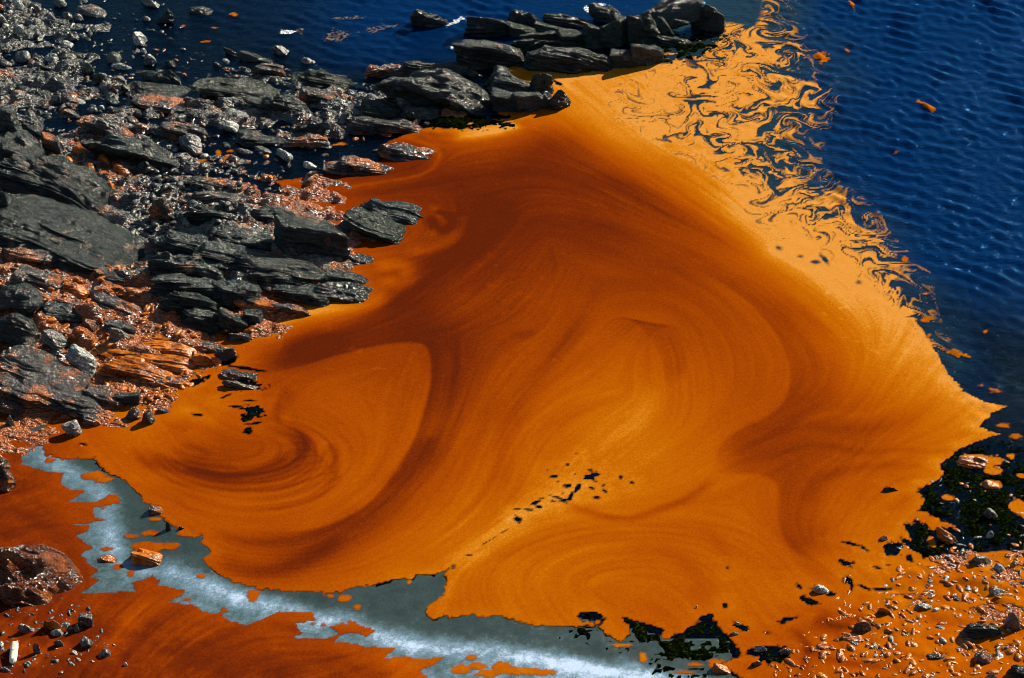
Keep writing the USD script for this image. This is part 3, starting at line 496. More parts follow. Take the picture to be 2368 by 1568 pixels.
for pts, sl, sr, amp in STROKES:
    c = dense(ground(np.array(pts)), 0.03)
    tan = np.gradient(c, axis=0)
    tan /= np.maximum(np.linalg.norm(tan, axis=1, keepdims=True), 1e-9)
    flow_p.append(c[::6]); flow_t.append(tan[::6])
    y = np.mean([p[1] for p in pts])
    m = np.linalg.norm(np.diff(ground([(1180, y), (1181, y)]), axis=0))
    wl, wr_ = sl * m * 1.25, sr * m * 1.25
    R = 3 * max(wl, wr_) + 0.1
    lo, hi = c.min(0) - R, c.max(0) + R
    i0, i1 = np.clip([int((lo[1] - Y0) / DY), int((hi[1] - Y0) / DY) + 2], 0, NY)
    j0, j1 = np.clip([int((lo[0] - X0) / DX), int((hi[0] - X0) / DX) + 2], 0, NX)
    if i1 <= i0 or j1 <= j0:
        continue
    g = (grid_pts[i0:i1, j0:j1] + warpT[i0:i1, j0:j1] * 0.6).reshape(-1, 2)
    d, k = cKDTree(c).query(g, distance_upper_bound=R, workers=-1)
    ok = np.isfinite(d)
    k = np.where(ok, k, 0)
    r = g - c[k]
    side = tan[k][:, 0] * r[:, 1] - tan[k][:, 1] * r[:, 0]        # > 0: left of travel in the world
    along = k / max(1, len(c) - 1)
    taper = np.clip(np.minimum(along, 1 - along) * 7, 0, 1)
    w = np.where(side > 0, wl, wr_)
    a = np.where(ok, np.exp(-0.5 * (np.where(ok, d, 9) / np.maximum(w, 1e-4)) ** 2), 0) * taper * amp
    T[i0:i1, j0:j1] += a.reshape(i1 - i0, j1 - j0)
# the current's direction, from the traced streaks, and streaks along it
fp, ft = np.vstack(flow_p), np.vstack(flow_t)
cxs, cys = np.arange(X0, X1 + .3, 0.3), np.arange(Y0, Y1 + .3, 0.3)
cg = np.stack(np.meshgrid(cxs, cys), -1).reshape(-1, 2)
dd, kk = cKDTree(fp).query(cg, k=24)
ang2 = 2 * np.arctan2(ft[kk][..., 1], ft[kk][..., 0])
wt = 1 / (dd ** 2 + 0.04)
A2 = np.arctan2((np.sin(ang2) * wt).sum(1), (np.cos(ang2) * wt).sum(1))
C2, S2 = (gaussian_filter(f(A2).reshape(len(cys), len(cxs)), 0.7) for f in (np.cos, np.sin))
II = np.meshgrid((gy - Y0) / 0.3, (gx - X0) / 0.3, indexing='ij')
half = np.arctan2(map_coordinates(S2, II, order=1, mode='nearest'), map_coordinates(C2, II, order=1, mode='nearest')) / 2
ux, uy = np.cos(half), np.sin(half)


def lic(noise, steps, step):
    out, n = noise.copy(), 1
    jj, ii = np.meshgrid(np.arange(NX, dtype=float), np.arange(NY, dtype=float))
    for sgn in (1, -1):
        pi, pj = ii.copy(), jj.copy()
        lx, ly = ux * sgn, uy * sgn
        for s in range(steps):
            pj += lx * step / DX
            pi += ly * step / DY
            I, J = np.clip(np.rint(pi).astype(np.int32), 0, NY - 1), np.clip(np.rint(pj).astype(np.int32), 0, NX - 1)
            nx_, ny_ = ux[I, J], uy[I, J]
            flip = np.where(nx_ * lx + ny_ * ly < 0, -1.0, 1.0)
            lx, ly = nx_ * flip, ny_ * flip
            out += noise[I, J]; n += 1
    out /= n
    return (out - out.mean()) / out.std()


n1 = rng.standard_normal(GX.shape)
lic1 = lic(gaussian_filter(n1, 0.8), 14, 0.05)
lic2 = lic(gaussian_filter(rng.standard_normal(GX.shape), (3.2, 4.5)), 12, 0.16)
calm = sstep(0.9, 0.6, T)
patch = meshkit.fbm(P3 * 0.5, 3, 431)
T = T + lic1 * 0.021 * (0.4 + 1.2 * patch) + lic2 * 0.018 * (0.3 + 1.4 * patch) + 0.05 * (meshkit.fbm(P3 * [1.0, 1.2, 1], 4, 430) - 0.5)
edge_sd = sstep(.5, .1, S_main) * sstep(-.4, .5, rub - .1)
T = T + 0.22 * edge_sd * (meshkit.fbm(P3 * [3.5, 4.5, 1], 4, 451) - 0.45)
bw = sstep(0.1, 0.4, S_beach)
T = T + bw * (0.26 * (meshkit.fbm(P3 * [2.5, 3.2, 1], 5, 452) - 0.5) + 0.015 * lic1)
T = T + 0.10 * np.clip(meshkit.noise(P3 * [7, 9, 1], 440) - 0.86, 0, 1) / 0.14 * sstep(0.5, 0.7, meshkit.noise(P3 * 0.7, 441))      # small clots
rim = sstep(0.35, 0.0, S_main) * sstep(0.4, 0.9, T + 0.3)
T = np.clip(T + 0.08 * rim, 0.02, 1)

# ---------------------------------------------------------------- sheets cut along a field
calm_water = sstep(-0.5, 1.6, np.where(GX > 0, frac, -1.0))
sea = control([(1100, 60, .75), (900, 60, .8), (700, 100, .5), (600, 60, .4), (400, 60, .1), (300, 180, .05), (1300, 30, .8), (1500, 20, .9), (1700, 30, 1), (2200, 300, 1), (1650, 200, .5), (1400, 250, 0), (1200, 500, 0), (1500, 900, 0), (2000, 700, .2), (2250, 850, .4), (2200, 1000, .1), (800, 160, .6), (600, 350, .05), (1500, 1500, 0), (300, 800, 0), (2350, 700, .9), (1900, 500, .6), (1750, 40, .9)])
sea = np.clip(sea, 0, 1)
AMP = np.clip(sea * (0.12 + 0.88 * sstep(0.2, 1.5, np.where(GX > 0, frac, 1.5))), 0, 1)
WATER = waves(GX, GY) * AMP


def cut(field, zfield, attr=None, region=None):
    """The part of the grid where field > 0, cut exactly along its edge -> vertices, triangles, attributes."""
    f = field.ravel()
    idx = np.arange(NX * NY).reshape(NY, NX)
    quad = np.stack([idx[:-1, :-1], idx[:-1, 1:], idx[1:, 1:], idx[1:, :-1]], -1).reshape(-1, 4)
    pos = f > 0
    cnt = pos[quad].sum(1)
    quad = quad[cnt > 0]
    tri = np.vstack([quad[:, [0, 1, 2]], quad[:, [0, 2, 3]]])
    s = pos[tri]
    c = s.sum(1)
    data = np.stack([GX.ravel(), GY.ravel(), zfield.ravel()] + [a.ravel() for a in (attr or [])], 1)
    full = tri[c == 3]
    v, t, base = [], [], 0
    keep, inv = np.unique(full, return_inverse=True)
    v.append(data[keep]); t.append(inv.reshape(-1, 3)); base = len(keep)

    def mid(a, b):
        w = (f[a] / (f[a] - f[b]))[:, None]
        return data[a] * (1 - w) + data[b] * w
    for n in (1, 2):
        k = tri[c == n]
        if not len(k):
            continue
        odd = np.argmax(pos[k] if n == 1 else ~pos[k], 1)
        r = np.arange(len(k))
        a, b, d = k[r, odd], k[r, (odd + 1) % 3], k[r, (odd + 2) % 3]
        m = len(k)
        if n == 1:
            v += [data[a], mid(a, b), mid(a, d)]
            t.append(np.stack([base + r, base + m + r, base + 2 * m + r], 1)); base += 3 * m
        else:
            v += [mid(b, a), data[b], data[d], mid(d, a)]
            t.append(np.stack([base + r, base + m + r, base + 2 * m + r], 1))
            t.append(np.stack([base + r, base + 2 * m + r, base + 3 * m + r], 1)); base += 4 * m
    v = np.vstack(v)
    return v[:, :3], np.vstack(t), v[:, 3:]


wf = sstep(.42, .25, rub)
FLOOR = np.maximum(WATER, gaussian_filter(wf * TERR + (1 - wf) * np.minimum(bed, 0), 1))
film_soft = np.where(zone, 0.10 + 0.09 * sstep(0.4, 1.3, frac), 0.03)
v, t, a = cut(S_main + 0.5 * film_soft, FLOOR + 0.009, [T, sstep(-0.5, 0.6, S_main / film_soft)])
obj('algae_slick', (v, t), M['slick'], smooth=True, attrs={'tone': a[:, 0], 'film': a[:, 1]}, label='swirling orange and rust algae slick covering the whole cove', category='algae slick', kind='stuff')
Sb = np.minimum(S_beach, -S_main - 0.02)
v, t, a = cut(Sb + .01, FLOOR + 0.009, [T, sstep(-0.01, 0.025, Sb)])
obj('beach_scum', (v, t), M['slick'], smooth=True, attrs={'tone': a[:, 0], 'film': a[:, 1]}, label='dark rust algae scum lying on the wet beach in the lower left', category='algae scum', kind='stuff')
Sb = np.minimum(np.minimum(S_blob, -S_beach - .02), -S_main - .02)
v, t, a = cut(Sb + .01, FLOOR + 0.009, [np.clip(T + .1, .45, .8), sstep(-0.01, 0.025, Sb)])
obj('scum_blobs', (v, t), M['slick'], smooth=True, attrs={'tone': a[:, 0], 'film': a[:, 1]}, label='small orange scum blobs floating off the edge of the slick', category='algae scum', kind='stuff')

# ---- blue grey sky sheen, painted as base colour, between slick and beach
sheen_poly = np.vstack([V('4', [(-200, 1180), (180, 1180), (400, 1300), (420, 1568)]), V('7', [(430, 20), (720, 60), (960, 300), (1200, 500), (1500, 600), (1600, 900), (2368, 900)]), V('8', [(300, 860), (600, 780), (950, 780), (860, 1100), (1200, 1080), (1900, 1180), (2368, 1300)]), V('9', [(330, 1300), (480, 1568), (500, 1800)]), V('8', [(300, 1800), (-600, 1700)]), V('7', [(1500, 1500), (1200, 1300), (700, 1150), (450, 1080), (400, 500), (100, 200), (0, 100)])])
sheen_sd = raster([ground(sheen_poly)])
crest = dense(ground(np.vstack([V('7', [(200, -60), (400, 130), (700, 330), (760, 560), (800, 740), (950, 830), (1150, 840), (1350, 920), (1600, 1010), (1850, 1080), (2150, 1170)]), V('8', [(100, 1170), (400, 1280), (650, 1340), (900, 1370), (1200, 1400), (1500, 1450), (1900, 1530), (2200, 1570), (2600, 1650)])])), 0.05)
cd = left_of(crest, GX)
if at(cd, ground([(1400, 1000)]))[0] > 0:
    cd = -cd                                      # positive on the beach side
sheen_tone = np.where(cd < 0, 0.72 * np.exp(-(cd / 0.22) ** 2) + 0.13, 0.55 + 0.32 * np.exp(-(cd / 0.2) ** 2))  # brightest along the crest: mirrored sky put into the colour
sheen_tone += 0.32 * (meshkit.fbm(P3 * [1.3, 1.6, 1], 4, 501) - 0.5) + 0.35 * (meshkit.fbm(P3 * [5, 6, 1], 4, 502) - 0.5) + 0.22 * (meshkit.noise(P3 * [17, 20, 1], 503) - 0.5)
sheen_tone = np.clip(sheen_tone * control([(150, 1020, .75), (250, 1100, .75), (300, 1250, .85), (260, 1350, .72), (450, 1330, .85), (640, 1390, .95), (1000, 1450, 1.0), (1300, 1520, 1.15), (500, 1240, .8), (900, 1400, .8), (1500, 1560, 1.1)]), 0.0, 1)
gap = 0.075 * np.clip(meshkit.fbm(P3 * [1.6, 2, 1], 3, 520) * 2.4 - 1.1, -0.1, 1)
sheen_f = np.minimum(sheen_sd, -S_main - gap)
v, t, a = cut(sheen_f, FLOOR + 0.004, [sheen_tone])
obj('painted_sky_sheen', (v, t), M['film'], smooth=True, attrs={'tone': a[:, 0]}, label='blue grey sky sheen painted on the shallows between the slick and the beach', category='scum film', kind='stuff')

# ---- ground (one sheet, on past the cove) and sea
def sheet(sx, sy, field, far, zf=None, extra=None):
    xs, ys = np.arange(X0 + .05, X1 - .05, sx), np.arange(Y0 + .05, Y1 - .05, sy)
    k, m = len(xs), len(ys)
    ox = np.array([60.0, 20.0, 8.0, 3.0, 1.0])
    xs2, ys2 = np.concatenate([xs[0] - ox * 3, xs, xs[-1] + ox[::-1] * 3]), np.concatenate([ys[0] - ox[1:] * 1.2, ys, ys[-1] + ox[::-1] * 3])
    a, b = np.meshgrid(xs2, ys2)
    p = np.stack([np.clip(a, xs[0], xs[-1]).ravel(), np.clip(b, ys[0], ys[-1]).ravel()], 1)
    z = at(field, p)
    e = np.maximum(np.maximum(xs[0] - a, a - xs[-1]), np.maximum(ys[0] - b, b - ys[-1])).ravel()
    z = far(z, e)
    n = len(xs2)
    idx = np.arange(a.size).reshape(a.shape)
    q = np.stack([idx[:-1, :-1], idx[:-1, 1:], idx[1:, 1:], idx[1:, :-1]], -1).reshape(-1, 4)
    return np.stack([a.ravel(), b.ravel(), z], 1), np.vstack([q[:, [0, 1, 2]], q[:, [0, 2, 3]]]), p, e


v, t, p, e = sheet(0.04, 0.05, TERR, lambda z, e: np.where(e > 0, z * np.exp(-np.clip(e, 0, 50) / 6) - 1.5 * (1 - np.exp(-np.clip(e, 0, 90) / 6)), z))
obj('ground', (v, t), M['ground'], smooth=True, attrs={'stain': at(stain, p), 'cell': at(CELL, p)}, kind='structure', label='dark rocky shore and sea bed of the cove')
deep = np.clip(sstep(-0.15, -1.5, bed) * 1.0, 0, 0.93)
deep = np.maximum(deep, 0.92 * sstep(0.35, 0.85, sea) * sstep(-.1, -.5, bed))
deep = deep * sstep(-0.4, 0.6, control([(2340, 930, -.25), (2250, 780, -.3), (2340, 740, .0), (2200, 300, 1), (1500, 500, 1), (1500, 1000, 0.3), (2200, 1050, -.4), (900, 80, .7), (2360, 840, -.3), (2150, 720, .05), (2300, 600, .6)]))
murk = 0.8 * sstep(1.1, -0.7, a2 + 1.6 * (meshkit.fbm(P3 * 0.8, 3, 811) - 0.5)) * sstep(-0.3, 0.0, frac) * (GX > 0)
wxs, wys = np.arange(-15, 19, 0.055), np.arange(16.5, 51, 0.07)
far = np.array([1.0, 3, 8, 20, 60])
wx, wy = np.meshgrid(np.concatenate([wxs[0] - far[::-1] * 3, wxs, wxs[-1] + far * 3]), np.concatenate([[2.0, 9.0], wys, wys[-1] + far * 3]))
p = np.stack([np.clip(wx, X0 + .1, X1 - .1).ravel(), np.clip(wy, Y0 + .1, Y1 - .1).ravel()], 1)
e = np.hypot(wx.ravel() - p[:, 0], wy.ravel() - p[:, 1])
edge_e = np.maximum(np.maximum(wxs[0] - wx, wx - wxs[-1]), np.maximum(wys[0] - wy, wy - wys[-1])).ravel()
wz = np.where(edge_e > 0, 0, waves(wx, wy).ravel() * at(AMP, p) * sstep(0, -2.5, edge_e))
wi = np.arange(wx.size).reshape(wx.shape)
wq = np.stack([wi[:-1, :-1], wi[:-1, 1:], wi[1:, 1:], wi[1:, :-1]], -1).reshape(-1, 4)
v, t = np.stack([wx.ravel(), wy.ravel(), wz], 1), np.vstack([wq[:, [0, 1, 2]], wq[:, [0, 2, 3]]])
obj('sea', (v, t), M['water'], smooth=True, attrs={'deep': np.where(e > 3, .92, at(deep, p)), 'murk': np.where(e > 1, 0, at(murk, p))}, kind='structure', label='deep blue rippled sea running in over the dark sea bed')

# ---- hill under the camera, its unseen rise behind added to block sky light
hx, hy = np.meshgrid(np.linspace(-60, 60, 121), np.linspace(-70, 16.5, 90))
hz = np.interp(hy, [-70, -45, -20, -5, 0.5, 3, 8, 13, 16.5], [46, 44, 33, 22.5, 18.2, 15.2, 7.5, 1.6, -1.2])
hp = np.stack([hx, hy, hx * 0], -1)
hz = hz + (2.2 * (meshkit.fbm(hp * 0.12, 4, 901) - 0.5) + 0.8 * (meshkit.fbm(hp * 0.6, 3, 902) - 0.5)) * sstep(17, 6, hy) * np.where(np.hypot(hx, hy) < 6, 0.25, 1)
hi = np.arange(hx.size).reshape(hx.shape)
hq = np.stack([hi[:-1, :-1], hi[:-1, 1:], hi[1:, 1:], hi[1:, :-1]], -1).reshape(-1, 4)
obj('sky_blocking_hill', (np.stack([hx, hy, hz], -1).reshape(-1, 3), hq), M['ground'], smooth=True, attrs={'stain': np.zeros(hx.size), 'cell': np.full(hx.size, .4)}, kind='structure', label='steep dark rocky hill under the camera, raised behind to block sky light')

# ---- floating streaks of scum out in the blue water, each a thing
def local_film(name, view, x, y, rx, ry, ang, material, label, category, tone, seed, rough=0.45, group=None):
    f = ellipses([(view, x, y, rx, ry, ang)], seed, rough)
    v, t, a = cut(f + .01, np.maximum(WATER, -1) + 0.012, [np.clip(tone + lic1 * .03, 0, 1), 0.9 * sstep(-0.01, 0.04, f)])
    if len(t):
        obj(name, (v, t), material, smooth=True, attrs={'tone': a[:, 0], 'film': a[:, 1]}, label=label, category=category, group=group)


for i, (vw, x, y, rx, ry, an, lab) in enumerate([
        ('3', 1720, 725, 60, 18, 25, 'largest ragged orange scum streak alone on the open blue water'), ('3', 1505, 1035, 22, 7, -10, 'tiny orange scum fleck below the ragged streak on the blue water'), ('3', 1005, 390, 36, 45, 60, 'orange scum curl right of the marbled margin near the top'), ('3', 1170, 345, 16, 12, 0, 'small orange scum dot right of the scum curl near the top'),
        ('3', 1205, 35, 18, 36, -10, 'orange scum blob at the top edge of the open sea'), ('4', 6395, 0, 0, 0, 0, ''),
        ('D', 2210, 817, 26, 7, 12, 'long orange scum streak beside the right edge of the slick'), ('D', 2302, 904, 13, 6, 0, 'orange scum fleck above the right tip of the slick'), ('D', 2140, 680, 13, 4, -10, 'thin orange scum fleck on dark water right of the marbled margin'), ('D', 2140, 740, 15, 7, -15, 'forked orange scum patch close to the end of the marbled margin'), ('D', 2146, 778, 7, 4, -30, 'tiny orange scum fleck under the forked patch'), ('D', 2278, 767, 6, 3, -30, 'tiny orange scum fleck far right above the long streak'), ('D', 2090, 600, 10, 6, -60, 'orange scum hook just off the marbled margin'), ('D', 2350, 1010, 14, 6, 0, 'orange scum patch at the right edge beside the slick tip'),
        ('D', 2320, 985, 14, 5, 0, 'orange scum patch in the dark water by the slick tip'), ('D', 2268, 893, 7, 3, 0, 'small orange scum fleck left of the fleck above the slick tip'),
        ('1', 2040, 215, 40, 16, 5, 'orange scum smear beside the white rock wash in the upper pool'), ('1', 2270, 245, 70, 36, -5, 'broad pale orange scum smear in the upper blue pool'), ('1', 1585, 105, 28, 12, 0, 'orange scum fleck near the top of the stony pool'), ('1', 1390, 285, 45, 7, -8, 'thin orange scum streak below the round white boulder'), ('1', 1240, 180, 12, 8, 0, 'small orange scum dot above the round white boulder'), ('1', 1450, 192, 26, 6, 0, 'short orange scum streak in the dark upper pool'),
        ('2', 370, 195, 110, 16, -10, 'long pale orange smear left of the small sea rock'), ('2', 150, 125, 120, 10, 0, 'faint orange smear at the top of the blue pool'),
        ('1', 1370, 1088, 34, 16, 0, 'round orange scum blob in the pool below the elongated stone'), ('1', 1325, 1130, 40, 12, 0, 'flat orange scum blob under the round blob in the pool'), ('1', 1480, 1040, 26, 16, 15, 'orange scum blob right of the elongated stone'), ('1', 1530, 1080, 40, 14, -20, 'slanted orange scum blob in the pool below the ledge'), ('1', 2305, 980, 40, 10, 0, 'orange scum streak in the dark pool behind the sparkling spit'), ('1', 1560, 1025, 26, 8, 0, 'small orange scum streak under the dark ledge')]):
    if lab:
        local_film('scum_patch', vw, x, y, rx, ry, an, M['smear' if 'smear' in lab else 'slick'], lab, 'scum patch', 0.74, 600 + i, 0.7)
for i, (x, y, rx, ry, an, lab) in enumerate([(120, 175, 90, 18, -22, 'white foam streak between the small sea rock and the reef'), (1180, 85, 50, 22, 30, 'white foam splash behind the middle of the reef'), (1270, 40, 60, 10, 0, 'white foam line along the back of the reef'), (100, 380, 20, 22, 0, 'small foam fleck left of the reef foot'), (35, 165, 14, 8, 0, 'white foam dot at the end of the small sea rock')]):
    local_film('foam_streak', 'A', x, y, rx, ry, an, M['foam'], lab, 'foam', 1, 650 + i, 0.7)
local_film('foam_streak', '1', 1945, 222, 52, 16, 5, M['foam'], 'bright white wash over a sunken rock in the upper pool', 'foam', 1, 660, 0.5)

# ---- seaweed showing in the gaps of the slick
weed_h = 0.05 * (meshkit.fbm(P3 * [5, 6, 1], 4, 701) - 0.52) * 2 + 0.03 * (meshkit.noise(P3 * [13, 16, 1], 702) - 0.5)
for i, (items, lab) in enumerate([
        ([('9', 2100, 330, 470, 330, 0), ('9', 2000, 100, 230, 130, 0)], 'largest dark seaweed bed showing right of the slick tip'), ([('9', 1680, 680, 190, 150, 10)], 'seaweed clump below the tip bed, in the torn slick edge'),
        ([('9', 150, 1330, 330, 230, -15), ('8', 2000, 1260, 400, 140, 10)], 'dark green seaweed bed in the gap at the bottom of the slick'), ([('9', 640, 1410, 170, 100, 0)], 'small seaweed clump right of the bottom seaweed bed'),
        ([('A', 1950, 390, 330, 110, -15)], 'olive seaweed fringe at the right foot of the reef'), ([('B', 1250, 690, 560, 75, 5)], 'yellow green seaweed strip under the long dark outcrop'), ([('4', 1700, 1320, 110, 120, -20)], 'seaweed clump in the scum left of the two lower eddies'), ([('4', 1640, 730, 160, 50, 0)], 'dark seaweed under the layered outcrop foot'), ([('9', 930, 1000, 160, 90, 10), ('9', 1180, 800, 90, 40, 0)], 'seaweed in the small gaps of the slick by the pebble beach')]):
    f = np.minimum(ellipses(items, 710 + i, 0.5), np.minimum(-S_main, -S_blob) + 0.03)
    v, t, a = cut(f[::1], np.where(f > 0, 0.014 + weed_h * sstep(0, .12, f) - 0.05 * (1 - sstep(0, .12, f)), 0))
    obj('seaweed_patch', (v, t), M['weed'], smooth=True, label=lab, category='seaweed')

# ---------------------------------------------------------------- rocks
ICO = {k: trimesh.creation.icosphere(k) for k in (2, 3, 4, 5, 6)}


def rock_shape(half, kind, seed, sub, yaw, lean=0.0, curl=0.0):
    """A rock of half extents: an irregular faceted body, bedded and weathered. Origin at its base centre."""
    r = np.random.default_rng(seed)
    d = ICO[sub].vertices
    n = {'boulder': 16, 'slab': 13, 'block': 7, 'ledge': 12, 'round': 40}[kind]
    N = r.normal(size=(n, 3)); N /= np.linalg.norm(N, axis=1, keepdims=True)
    h = 1 - r.random(n) * {'boulder': .30, 'slab': .30, 'block': .12, 'ledge': .28, 'round': .12}[kind]
    if kind in ('block', 'slab', 'ledge'):
        ax = np.vstack([np.eye(3), -np.eye(3)]) + r.normal(0, 0.14, (6, 3))
        N = np.vstack([N, ax / np.linalg.norm(ax, axis=1, keepdims=True)])
        h = np.concatenate([h + {'block': .38, 'slab': .16, 'ledge': .12}[kind], np.full(6, 0.82) + r.normal(0, .05, 6)])
    p = {'boulder': 9, 'slab': 7, 'block': 13, 'ledge': 9, 'round': 7}[kind]
    rad = (np.clip(d @ N.T / h, 0, None) ** p).sum(1) ** (-1 / p)
    v = d * rad[:, None]
    v /= np.abs(v).max(0)
    if kind in ('ledge', 'slab', 'block'):
        low = np.clip(-v[:, 2:] + 0.15, 0, 1)
        v[:, :2] *= 1 + 0.35 * low * (kind != 'block')
    nrm = d / np.array(half); nrm /= np.linalg.norm(nrm, axis=1, keepdims=True)
    v = v * half
    size = float(np.prod(half)) ** (1 / 3)
    o = r.random(3) * 50
    if sub >= 3:
        ro = {'boulder': .19, 'slab': .2, 'block': .10, 'ledge': .2, 'round': .09}[kind]
        v = v + nrm * size * ro * 2 * (meshkit.fbm((v + o) / size * 1.3, 3, seed % 97) - 0.5)[:, None]
        if kind in ('slab', 'ledge', 'block', 'boulder') and sub >= 4:      # bedding: steps and grooves
            tilt = r.normal(0, 0.12, 2)
            s = v[:, 2] + tilt[0] * v[:, 0] + (0.7 if kind == 'slab' else 0.4) * v[:, 1] + 0.10 * size * (meshkit.fbm((v + o) / size * 1.6, 3, 7) - .5)
            per = min(max(0.06, 0.3 * half[2]), 0.2 if kind == 'slab' and half[0] > .8 else 0.15)
            k = np.floor(s / per); f = s / per - k
            hsh = meshkit.noise(np.stack([k * 3.7 + o[0], v[:, 0] / size * 0.8, k * 0], -1), 5)
            g = np.exp(-((f - .5) / .16) ** 2)
            amp = {'boulder': .35, 'slab': .8, 'ledge': 1.0, 'block': .25}[kind] * min(0.09, 0.32 * half[2])
            hor = nrm * [1, 1, 0.9 if kind == 'slab' else 0.4]
            v = v + hor * amp * ((hsh - 0.5) * 1.6 - 0.7 * g * hsh)[:, None]
        if kind in ('slab', 'boulder') and half[0] > 0.55:
            ra = np.abs(meshkit.fbm((v + o) * [0.8, 3.0, 1.6], 4, 23) - 0.5) * 2
            v = v + nrm * [0.4, 0.6, 1.0] * min(0.34, 0.9 * half[2]) * (ra - 0.25)[:, None]
        rg = np.abs(meshkit.fbm((v + o) * [2.2, 3.5, 5.0], 4, 13) - 0.5) * 2
        v = v - nrm * min(size * 0.22, 0.11) * np.clip(0.35 - rg, 0, 1)[:, None] * (0.5 if kind in ('block', 'round') else 1.0)
        v = v + nrm * size * 0.06 * 2 * (meshkit.fbm((v + o) / size * 3.1, 3, 17) - 0.5)[:, None]
        v = v + nrm * min(size * 0.09, 0.075) * 2 * (meshkit.fbm((v + o) * 5.0, 3, 11) - 0.5)[:, None]
    v[:, 2] = v[:, 2] - lean * v[:, 0] - curl * np.clip(v[:, 0], 0, None) ** 2 / half[0]
    c, s_ = math.cos(yaw), math.sin(yaw)
    v = np.stack([v[:, 0] * c - v[:, 1] * s_, v[:, 0] * s_ + v[:, 1] * c, v[:, 2]], 1)
    return v


def fit_rock(box, kind, seed, sub=4, yaw=0.0, depth=None, lean=None, z0=None, front=None, curl=None):
    """A rock that fills the traced box (x0, y0, x1, y1 in pixels), standing on the ground."""
    x0, y0, x1, y1 = box
    if lean is None:
        lean = np.random.default_rng(seed + 5).normal(0.18, 0.1)
    foot = ground([((x0 + x1) / 2, y1 - 0.25 * (y1 - y0))])[0]
    if z0 is None:
        z0 = max(-0.08, float(at(gaussian_filter(bed, 1) if False else bed, [foot])[0]) - 0.03)
    g = ground([(x0, y1), (x1, y1), ((x0 + x1) / 2, y1)], z0)
    W = g[1, 0] - g[0, 0]
    eye = np.array([g[2, 0], g[2, 1], z0]) - EYE
    rng_ = np.linalg.norm(eye); pit = math.asin(-eye[2] / rng_)
    Vh = (y1 - y0) * W / (x1 - x0)
    if depth is None:
        depth = {'boulder': .75, 'slab': .8, 'block': .6, 'ledge': .5, 'round': .85}[kind]
    Dp = min(depth * W, {'slab': .62, 'ledge': .5, 'block': .42, 'boulder': .55, 'round': .6}[kind] * (front or 1.0) * Vh / math.sin(pit))
    H = max(0.16 * Dp, (Vh - Dp * math.sin(pit)) / math.cos(pit) * 1.15, 0.05)
    half = np.array([W / 2, Dp / 2, H * 0.72])
    v = rock_shape(half, kind, seed, sub, yaw, lean, {'slab': .3, 'boulder': .2, 'ledge': .12}.get(kind, 0) if curl is None else curl)
    ctr = np.array([g[2, 0], g[2, 1] + Dp / 2, z0 + 0.28 * H])
    sc = np.ones(3)
    off = np.zeros(3)
    for it in range(4):
        w = v * sc + ctr + off
        vis = w[w[:, 2] > max(z0, -0.02)]
        if len(vis) < 8:
            off[2] += H * 0.3
            continue
        q = pixel(vis)
        bw, bh = np.ptp(q[:, 0]), np.ptp(q[:, 1])
        sc[:2] *= [(x1 - x0) / bw, np.clip((x1 - x0) / bw, .8, 1.25)]
        sc[2] *= np.clip((y1 - y0) / bh, 0.6, 1.5)
        w = v * sc + ctr + off
        vis = w[w[:, 2] > max(z0, -0.02)]
        q = pixel(vis)
        m = W / (x1 - x0)
        off[0] += ((x0 + x1) / 2 - (q[:, 0].min() + q[:, 0].max()) / 2) * m
        off[1] += (q[:, 1].max() - y1) * m / math.sin(pit)
    w = v * sc + ctr + off
    base = np.array([w[:, 0].mean(), w[:, 1].mean(), z0])
    return w, ICO[sub].faces, base


SEED = [1000]
PART = {'ledge': 'rock_ledge', 'block': 'rock_block', 'slab': 'rock_slab', 'boulder': 'rock_hump', 'round': 'rock_knob'}


def put_rock(name, view, box, kind, material, label=None, category=None, parent=None, smooth=48, group=None, **kw):
    SEED[0] += 1
    (x0, y0), (x1, y1) = V(view, [box[:2], box[2:]])
    if x1 - x0 < 48 and 'sub' not in kw:
        kw['sub'] = 3
    v, f, base = fit_rock((x0, y0, x1, y1), kind, SEED[0], **kw)
    if parent:
        obj(name, (v, f), M[material], parent, smooth=smooth)
        return
    m = obj(name, (v - base, f), M[material], smooth=smooth, label=label, category=category, group=group)
    UsdGeom.Xformable(m).AddTranslateOp().Set(Gf.Vec3d(*map(float, base)))


